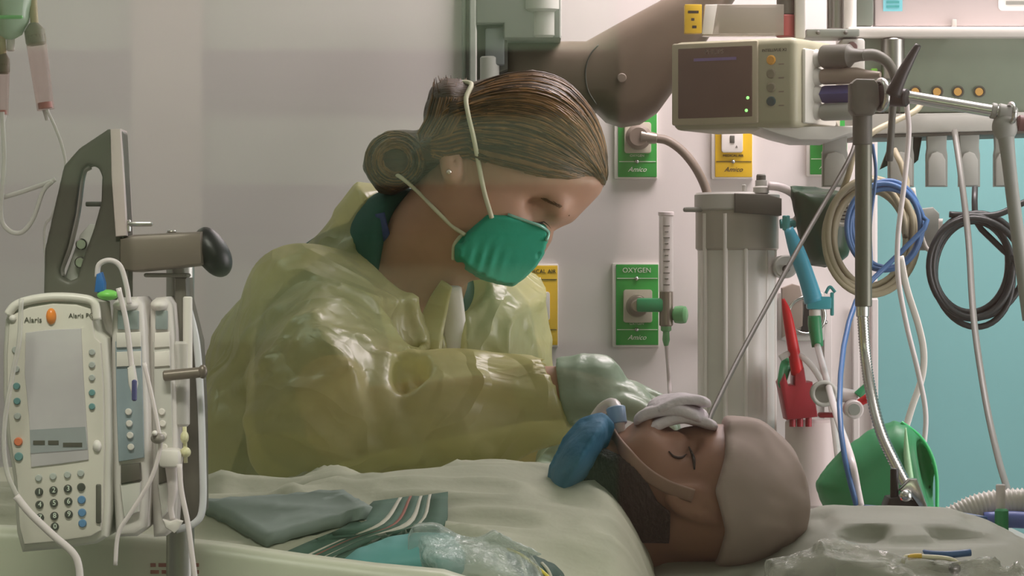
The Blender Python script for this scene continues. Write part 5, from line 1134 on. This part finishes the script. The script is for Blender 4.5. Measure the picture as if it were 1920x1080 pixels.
obj('body', nets(lambda P: np.minimum(pbody_f(P), np.minimum(phs[0](P), phs[1](P))), (-1.42, YB - 0.32, 0.84), (0.31, YB + 0.32, 1.12), 0.0066), m_pskin, pt)
BRD = [W(a, b, YB)[[0, 2]] for a, b in [(1070, 850), (1088, 812), (1104, 812), (1122, 832), (1170, 852), (1206, 892), (1226, 930), (1250, 950), (1250, 1010), (1160, 1010), (1090, 960)]]
obj('beard', nets(lambda P: smax(pbody_f(P) - 0.004 - 0.003 * vnoise(P, 90), sd_poly(P[..., 0], P[..., 2], BRD), 0.004), W(1060, 1030, YB) - (0, 0.10, 0), W(1290, 790, YB) + (0, 0.10, 0), 0.0036), mat('beard_hair', rgb(46, 42, 36), 0.7, bump=0.6, bscale=220, stretch=(1, 1, 0.3)), pt)
CAPP = [W(a, b, YB)[[0, 2]] for a, b in [(1358, 780), (1350, 850), (1330, 910), (1350, 985), (1330, 1080), (1520, 1080), (1520, 780)]]
def cap_f(P): return smax(phead_f(P) - 0.010 - 0.006 * vnoise(P + 0.04 * vnoise(P, 20)[..., None], (26, 40, 40)), sd_poly(P[..., 0], P[..., 2], CAPP), 0.006)
obj('cap', nets(cap_f, W(1310, 1085, YB) - (0, 0.11, 0), W(1515, 775, YB) + (0, 0.11, 0), 0.004), mat('cap_cloth', rgb(168, 150, 142), 0.8, noise=0.10, nscale=12), pt)
lidp = hit(phead_f, [(1254, 846), (1264, 856), (1278, 858), (1290, 850)], -0.72, -0.4, 0.001)
for sg in (1, -1):
    q = lidp.copy(); q[:, 1] = YB + (q[:, 1] - YB) * sg; obj('eyelashes', tube(q, [0.0006, 0.0013, 0.0013, 0.0006], 6, 4), MATS['lash'], pt)
    q = hit(phead_f, [(1292, 838), (1300, 858), (1302, 880)], -0.72, -0.4, 0.001); q[:, 1] = YB + (q[:, 1] - YB) * sg; obj('eyebrow', tube(q, [0.0008, 0.0018, 0.0008], 6, 4), MATS['beard_hair'], pt)
# breathing tube with its blue holder
t = thing('breathing_tube', W(1160, 800, YB), 'breathing tube and taupe holder strap at the mouth of the patient', 'breathing tube')
obj('holder_strap', tube(hit(phead_f, [(1150, 815), (1170, 846), (1206, 884), (1250, 912), (1300, 930)], -0.7, -0.4, 0.004), 0.007, 8, 5, flat=((0.2, 1, 0.2), 0.25)), mat('holder_tape', rgb(150, 120, 104), 0.6, noise=0.1), t)
obj('tube', tube([W(1162, 812, YB), W(1158, 780, YB), W(1150, 758, YB + 0.02), W(1128, 768, YB + 0.05), W(1100, 810, YB + 0.06)], 0.0062, 12, 6), m_clearw, t)
obj('tube_joint', cyl(W(1160, 796, YB), W(1154, 764, YB + 0.005), 0.009, 0.010, 16, 0.001), mat('joint_blue', rgb(150, 176, 210), 0.3), t, 'auto')
CLO = [(1026, 920), (1036, 872), (1060, 826), (1092, 792), (1128, 780), (1142, 800), (1130, 842), (1108, 880), (1076, 920), (1050, 950)]
yc_ = YB - 0.03
tag(obj('towel', nets(lambda P: sd_infl(P, CLO, yc_, 0.075, 0.045) - 0.010 * vnoise(P, (30, 20, 30)), W(1005, 975, yc_) - (0, 0.1, 0), W(1160, 760, yc_) + (0, 0.1, 0), 0.0045), mat('blue_cloth', rgb(58, 112, 146), 0.75, noise=0.12, nscale=14, bump=0.2)), 'crumpled blue cloth tucked below the chin of the patient', 'cloth')
t = thing('gauze', W(1265, 800, YB), 'folded white gauze pads lying over the brow of the patient', 'gauze')
m_gz = mat('gauze_white', rgb(216, 206, 212), 0.85, noise=0.06, nscale=30, bump=0.3, bscale=90)
for k, (x, y_, sx, sz, rz, ry) in enumerate(((1266, 786, 0.078, 0.012, 0.1, 0.10), (1258, 768, 0.070, 0.013, -0.2, 0.04), (1272, 752, 0.058, 0.010, 0.15, 0.12))):
    obj('gauze_pad', nets(lambda P: (lambda q: smax(smax(np.abs(q[..., 0]) - sx / 2, np.abs(q[..., 1]) - 0.034, 0.012), np.abs(q[..., 2] + 9.0 * q[..., 0] ** 2 - 0.004 * vnoise(P, 45)) - sz / 2, 0.006))((P - W(x, y_, YB - 0.005)) @ np.array(Matrix.Rotation(-rz, 3, 'Z') @ Matrix.Rotation(ry, 3, 'Y')).T), W(x, y_, YB) - (0.06, 0.06, 0.03), W(x, y_, YB) + (0.06, 0.06, 0.03), 0.0032), m_gz, t)
# pillow
def blob(poly, y0, T, R, h, amp, fr, m, name, lab, cat, margin=20):
    xs = [a for a, b in poly]; ys = [b for a, b in poly]
    f = lambda P: sd_infl(P, poly, y0, T, R) - amp * (1 - np.abs(2 * vnoise(P + 0.05 * vnoise(P, 7)[..., None], fr) - 1)) ** 2
    return tag(obj(name, nets(f, W(min(xs) - margin, max(ys) + margin, y0) - (0, T + 0.03, 0), W(max(xs) + margin, min(ys) - margin, y0) + (0, T + 0.03, 0), h), m), lab, cat)
PIL = [(1180, 1080), (1230, 1050), (1330, 1046), (1430, 1030), (1500, 985), (1560, 962), (1660, 956), (1780, 962), (1870, 985), (1960, 1030), (1990, 1100), (1960, 1190), (1800, 1215), (1400, 1215), (1200, 1200), (1160, 1130)]
blob(PIL, -0.48, 0.20, 0.06, 0.009, 0.012, (9, 9, 9), mat('pillow_linen', rgb(166, 168, 156), 0.7, noise=0.08, nscale=8, bump=0.2, bscale=18), 'pillow', 'grey-green pillow under the head of the patient', 'pillow')
# blanket as a draped height surface
def bz(x, y):
    u = (y + 0.50) / 0.43; h = 0.868 + 0.142 * np.clip(1 - u * u, 0, 1) ** 0.55
    P = np.stack([x, y, 0 * x], -1)
    h = h + 0.034 * (1 - np.abs(2 * vnoise(P + 0.08 * vnoise(P, 5)[..., None], (5, 8, 1)) - 1)) ** 2 + 0.007 * vnoise(P, (22, 16, 1)) - 0.018 + 0.010 * (1 - np.abs(2 * vnoise(P, (13, 20, 1)) - 1)) ** 3
    h = h + 0.012 * np.exp(-((x + 0.05) / 0.10) ** 2); return h - 0.10 * np.clip((x - 0.085) / 0.06, 0, 1) ** 2
def sheetgrid(f, x0, x1, y0, y1, n, m, th):
    X, Y = np.meshgrid(np.linspace(x0, x1, n), np.linspace(y0, y1, m), indexing='ij'); Z = f(X, Y)
    A = np.stack([X, Y, Z], -1).reshape(-1, 3); B = A - (0, 0, th); N = n * m; Fs = []
    for i in range(n - 1):
        for j in range(m - 1):
            a = i * m + j; b = a + m; Fs.append([a, b, b + 1, a + 1]); Fs.append([N + a, N + a + 1, N + b + 1, N + b])
    ring = [i * m for i in range(n)] + [(n - 1) * m + j for j in range(1, m)] + [i * m + m - 1 for i in range(n - 2, -1, -1)] + [j for j in range(m - 2, 0, -1)]
    for a, b in zip(ring, ring[1:] + ring[:1]): Fs.append([a, N + a, N + b, b])
    return np.vstack([A, B]), Fs
tag(obj('blanket', sheetgrid(bz, -1.40, 0.14, -0.93, -0.10, 190, 110, 0.006), m_sheet), 'rumpled grey-green blanket covering the patient', 'blanket')
def onbed(pts, lift=0.0):
    out = []
    for a, b in pts:
        best = None
        for y in np.linspace(-0.92, -0.14, 240):
            p = W(a, b, y); z = bz(np.array(p[0]), np.array(y))
            if p[2] <= z + lift: best = np.array((p[0], y, float(z) + lift)); break
        if best is None: y = -0.5; p = W(a, b, y); best = np.array((p[0], y, float(bz(np.array(p[0]), np.array(y))) + lift))
        out.append(best)
    return np.array(out)
# striped folded blanket lying across
t = thing('striped_blanket', onbed([(680, 985)])[0], 'folded blanket end with dark green and white stripes', 'blanket')
def quadpatch(c00, c10, c11, c01, n, m, lift, bulge):
    V = []
    for i in range(n):
        for j in range(m):
            s, q = i / (n - 1), j / (m - 1); p = (np.array(c00) * (1 - s) + np.array(c10) * s) * (1 - q) + (np.array(c01) * (1 - s) + np.array(c11) * s) * q
            w3 = onbed([p])[0]; V.append(w3 + (0, 0, lift + bulge * math.sin(PI * s) * 0.6 * math.sin(PI * min(1, q + 0.15)))) 
    A = np.array(V); B = A - (0, 0, lift * 0.9); N = n * m; Fs = []
    for i in range(n - 1):
        for j in range(m - 1):
            a = i * m + j; b = a + m; Fs.append([a, b, b + 1, a + 1]); Fs.append([N + a, N + a + 1, N + b + 1, N + b])
    ring = [i * m for i in range(n)] + [(n - 1) * m + j for j in range(1, m)] + [i * m + m - 1 for i in range(n - 2, -1, -1)] + [j for j in range(m - 2, 0, -1)]
    for a, b in zip(ring, ring[1:] + ring[:1]): Fs.append([a, N + a, N + b, b])
    return A_B(A, B), Fs
def A_B(A, B): return np.vstack([A, B])
m_dkg = mat('stripe_green', rgb(66, 96, 82), 0.8, noise=0.1, nscale=40); m_wst = mat('stripe_white', rgb(196, 192, 178), 0.8); m_rst = mat('stripe_red', rgb(150, 92, 82), 0.8)
obj('blanket_fold', quadpatch((500, 1030), (370, 962), (640, 944), (700, 975), 14, 14, 0.012, 0.004), mat('fold_cloth', rgb(128, 140, 134), 0.8, noise=0.05, nscale=10), t)
# stripes run along the fold: each one a strip
def strip(o0, o1, m, lift):
    L0 = [(700, 940), (650, 985), (575, 1022), (500, 1052)]; L1 = [(840, 925), (830, 985), (740, 1010), (622, 1066)]
    a = [tuple(np.array(p) * (1 - o0) + np.array(q) * o0) for p, q in zip(L0, L1)]; b = [tuple(np.array(p) * (1 - o1) + np.array(q) * o1) for p, q in zip(L0, L1)]
    A = smooth_path(np.array(onbed(a, lift)), 5); B = smooth_path(np.array(onbed(b, lift)), 5); n = len(A); V = np.vstack([A, B, A - (0, 0, 0.004), B - (0, 0, 0.004)]); Fs = []
    for i in range(n - 1): Fs += [[i, i + 1, n + i + 1, n + i], [2 * n + i, 3 * n + i, 3 * n + i + 1, 2 * n + i + 1], [i, 2 * n + i, 2 * n + i + 1, i + 1], [n + i, n + i + 1, 3 * n + i + 1, 3 * n + i]]
    Fs += [[0, n, 3 * n, 2 * n], [n - 1, 3 * n - 1, 4 * n - 1, 2 * n - 1]]
    return obj('stripe', (V, Fs), m, t)
for o0, o1, m_ in ((0.00, 0.34, m_dkg), (0.34, 0.39, m_wst), (0.39, 0.48, m_dkg), (0.48, 0.52, m_rst), (0.52, 0.62, m_dkg), (0.62, 0.66, m_wst), (0.66, 0.74, m_dkg), (0.74, 0.78, m_wst), (0.78, 1.0, m_dkg)):
    strip(o0, o1, m_, 0.010)
# teal pad, plastic wrap, dark striped cloth with yellow wire
PAD = [(628, 1062), (670, 1030), (730, 1008), (790, 1000), (846, 1006), (868, 1040), (862, 1085), (760, 1096), (650, 1088)]
blob(PAD, -0.84, 0.05, 0.03, 0.005, 0.003, (12, 12, 12), mat('teal_pad_cloth', rgb(96, 160, 160), 0.6, noise=0.08, nscale=10), 'pad', 'rounded teal pad lying near the bed rail', 'pad')
WRP = [(790, 1004), (850, 1006), (930, 1018), (990, 1044), (1020, 1080), (1010, 1120), (880, 1120), (800, 1100), (786, 1050)]
blob(WRP, -0.86, 0.05, 0.03, 0.0045, 0.012, (26, 22, 26), sheer('wrap_film', rgb(216, 226, 222), 0.22, 0.12, 0.9, 40, edge=0.6), 'plastic_wrap', 'crinkled clear plastic wrap beside the teal pad', 'plastic wrap')
t = thing('striped_cloth', W(1010, 1080, -0.82), 'dark green striped cloth with yellow wire at bottom centre', 'cloth')
DKC = [(940, 1026), (990, 1036), (1040, 1056), (1074, 1090), (1060, 1120), (960, 1120), (950, 1070)]
obj('cloth', nets(lambda P: sd_infl(P, DKC, -0.82, 0.05, 0.02), W(920, 1135, -0.82) - (0, 0.07, 0), W(1090, 1015, -0.82) + (0, 0.07, 0), 0.004), mat('dark_green_cloth', rgb(30, 66, 56), 0.7), t)
dcf = lambda P: sd_infl(P, DKC, -0.82, 0.05, 0.02)
for k in range(3): obj('stripe', tube(hit(dcf, [(972 + 22 * k, 1042 + 7 * k), (980 + 24 * k, 1060 + 5 * k), (990 + 24 * k, 1085 + 4 * k)], -0.95, -0.6, 0.001), 0.0016, 6, 4), m_wst, t)
obj('yellow_wire', tube(hit(dcf, [(946, 1028), (975, 1040), (1005, 1062), (1030, 1084), (1036, 1100)], -0.95, -0.6, 0.003), 0.0016, 6, 5), mat('wire_yellow', rgb(226, 206, 70), 0.4), t)
# hoses and leads over the pillow
yh = -0.30
t = thing('ventilator_hose', W(1880, 990, yh), 'white corrugated ventilator hose with green connector by the pillow', 'hose')
hp = smooth_path([W(a, b, yh) for a, b in ((1730, 1008), (1790, 972), (1840, 950), (1900, 942), (1960, 946), (2040, 960))], 22)
obj('corrugated_hose', tube(hp, [M_(24, yh) + (0.0022 if i % 3 == 0 else 0) for i in range(len(hp))], 18, 1), m_cream, t)
obj('blue_cuff', tube([W(1846, 976, yh - 0.02), W(1900, 974, yh - 0.02), W(1980, 980, yh - 0.02)], M_(16, yh), 14, 4), mat('cuff_violet', rgb(120, 136, 214), 0.4), t)
obj('riser', vcyl(1876, 908, 962, yh - 0.03, 9, 16, 0.001), m_clearw, t, 'auto')
obj('green_connector', vcyl(1878, 954, 998, yh - 0.04, 13, 18, 0.002), m_gconn, t, 'auto')
obj('sample_port', vcyl(1860, 1004, 1030, yh - 0.05, 10, 14, 0.001), mat('port_amber', rgb(166, 120, 84), 0.35), t, 'auto')
tag(obj('sensor_cable', tub([(1620, 952), (1680, 956), (1760, 960), (1850, 974)], [-0.30, -0.31, -0.32, -0.34], M_(6, yh)), m_bluec), 'blue cable lying along the top of the pillow', 'cable')
tag(obj('sensor_cable', tub([(1730, 962), (1708, 982), (1706, 1010), (1724, 1034), (1770, 1040), (1820, 1036)], [-0.38, -0.46, -0.56, -0.64, -0.68, -0.68], M_(6, yh)), m_bluec), 'blue cable looping down the front of the pillow', 'cable')
t = thing('electrode_lead', W(1800, 1070, -0.69), 'white and yellow electrode lead with dark tip on the pillow', 'lead')
obj('lead_wire', tub([(1692, 1056), (1700, 1044), (1740, 1044), (1780, 1048), (1800, 1058)], -0.695, 0.0022), mat('lead_cream', rgb(224, 216, 188), 0.4), t)
obj('lead_sleeve', tub([(1702, 1045), (1716, 1043), (1728, 1043)], -0.695, 0.0028), mat('lead_yellow', rgb(222, 184, 70), 0.4), t)
obj('lead_tip', ell(W(1790, 1066, -0.695), (0.006, 0.005, 0.006), 8), m_black, t)
FIL = [(1440, 1060), (1500, 1036), (1560, 1028), (1640, 1044), (1700, 1064), (1780, 1070), (1860, 1060), (1930, 1076), (1960, 1130), (1440, 1130)]
blob(FIL, -0.70, 0.02, 0.02, 0.0045, 0.010, (40, 22, 40), sheer('film_clear', rgb(224, 224, 216), 0.10, 0.10, 1.0, 50, edge=0.6), 'plastic_wrap', 'crinkled clear plastic film along front of the pillow', 'plastic wrap')
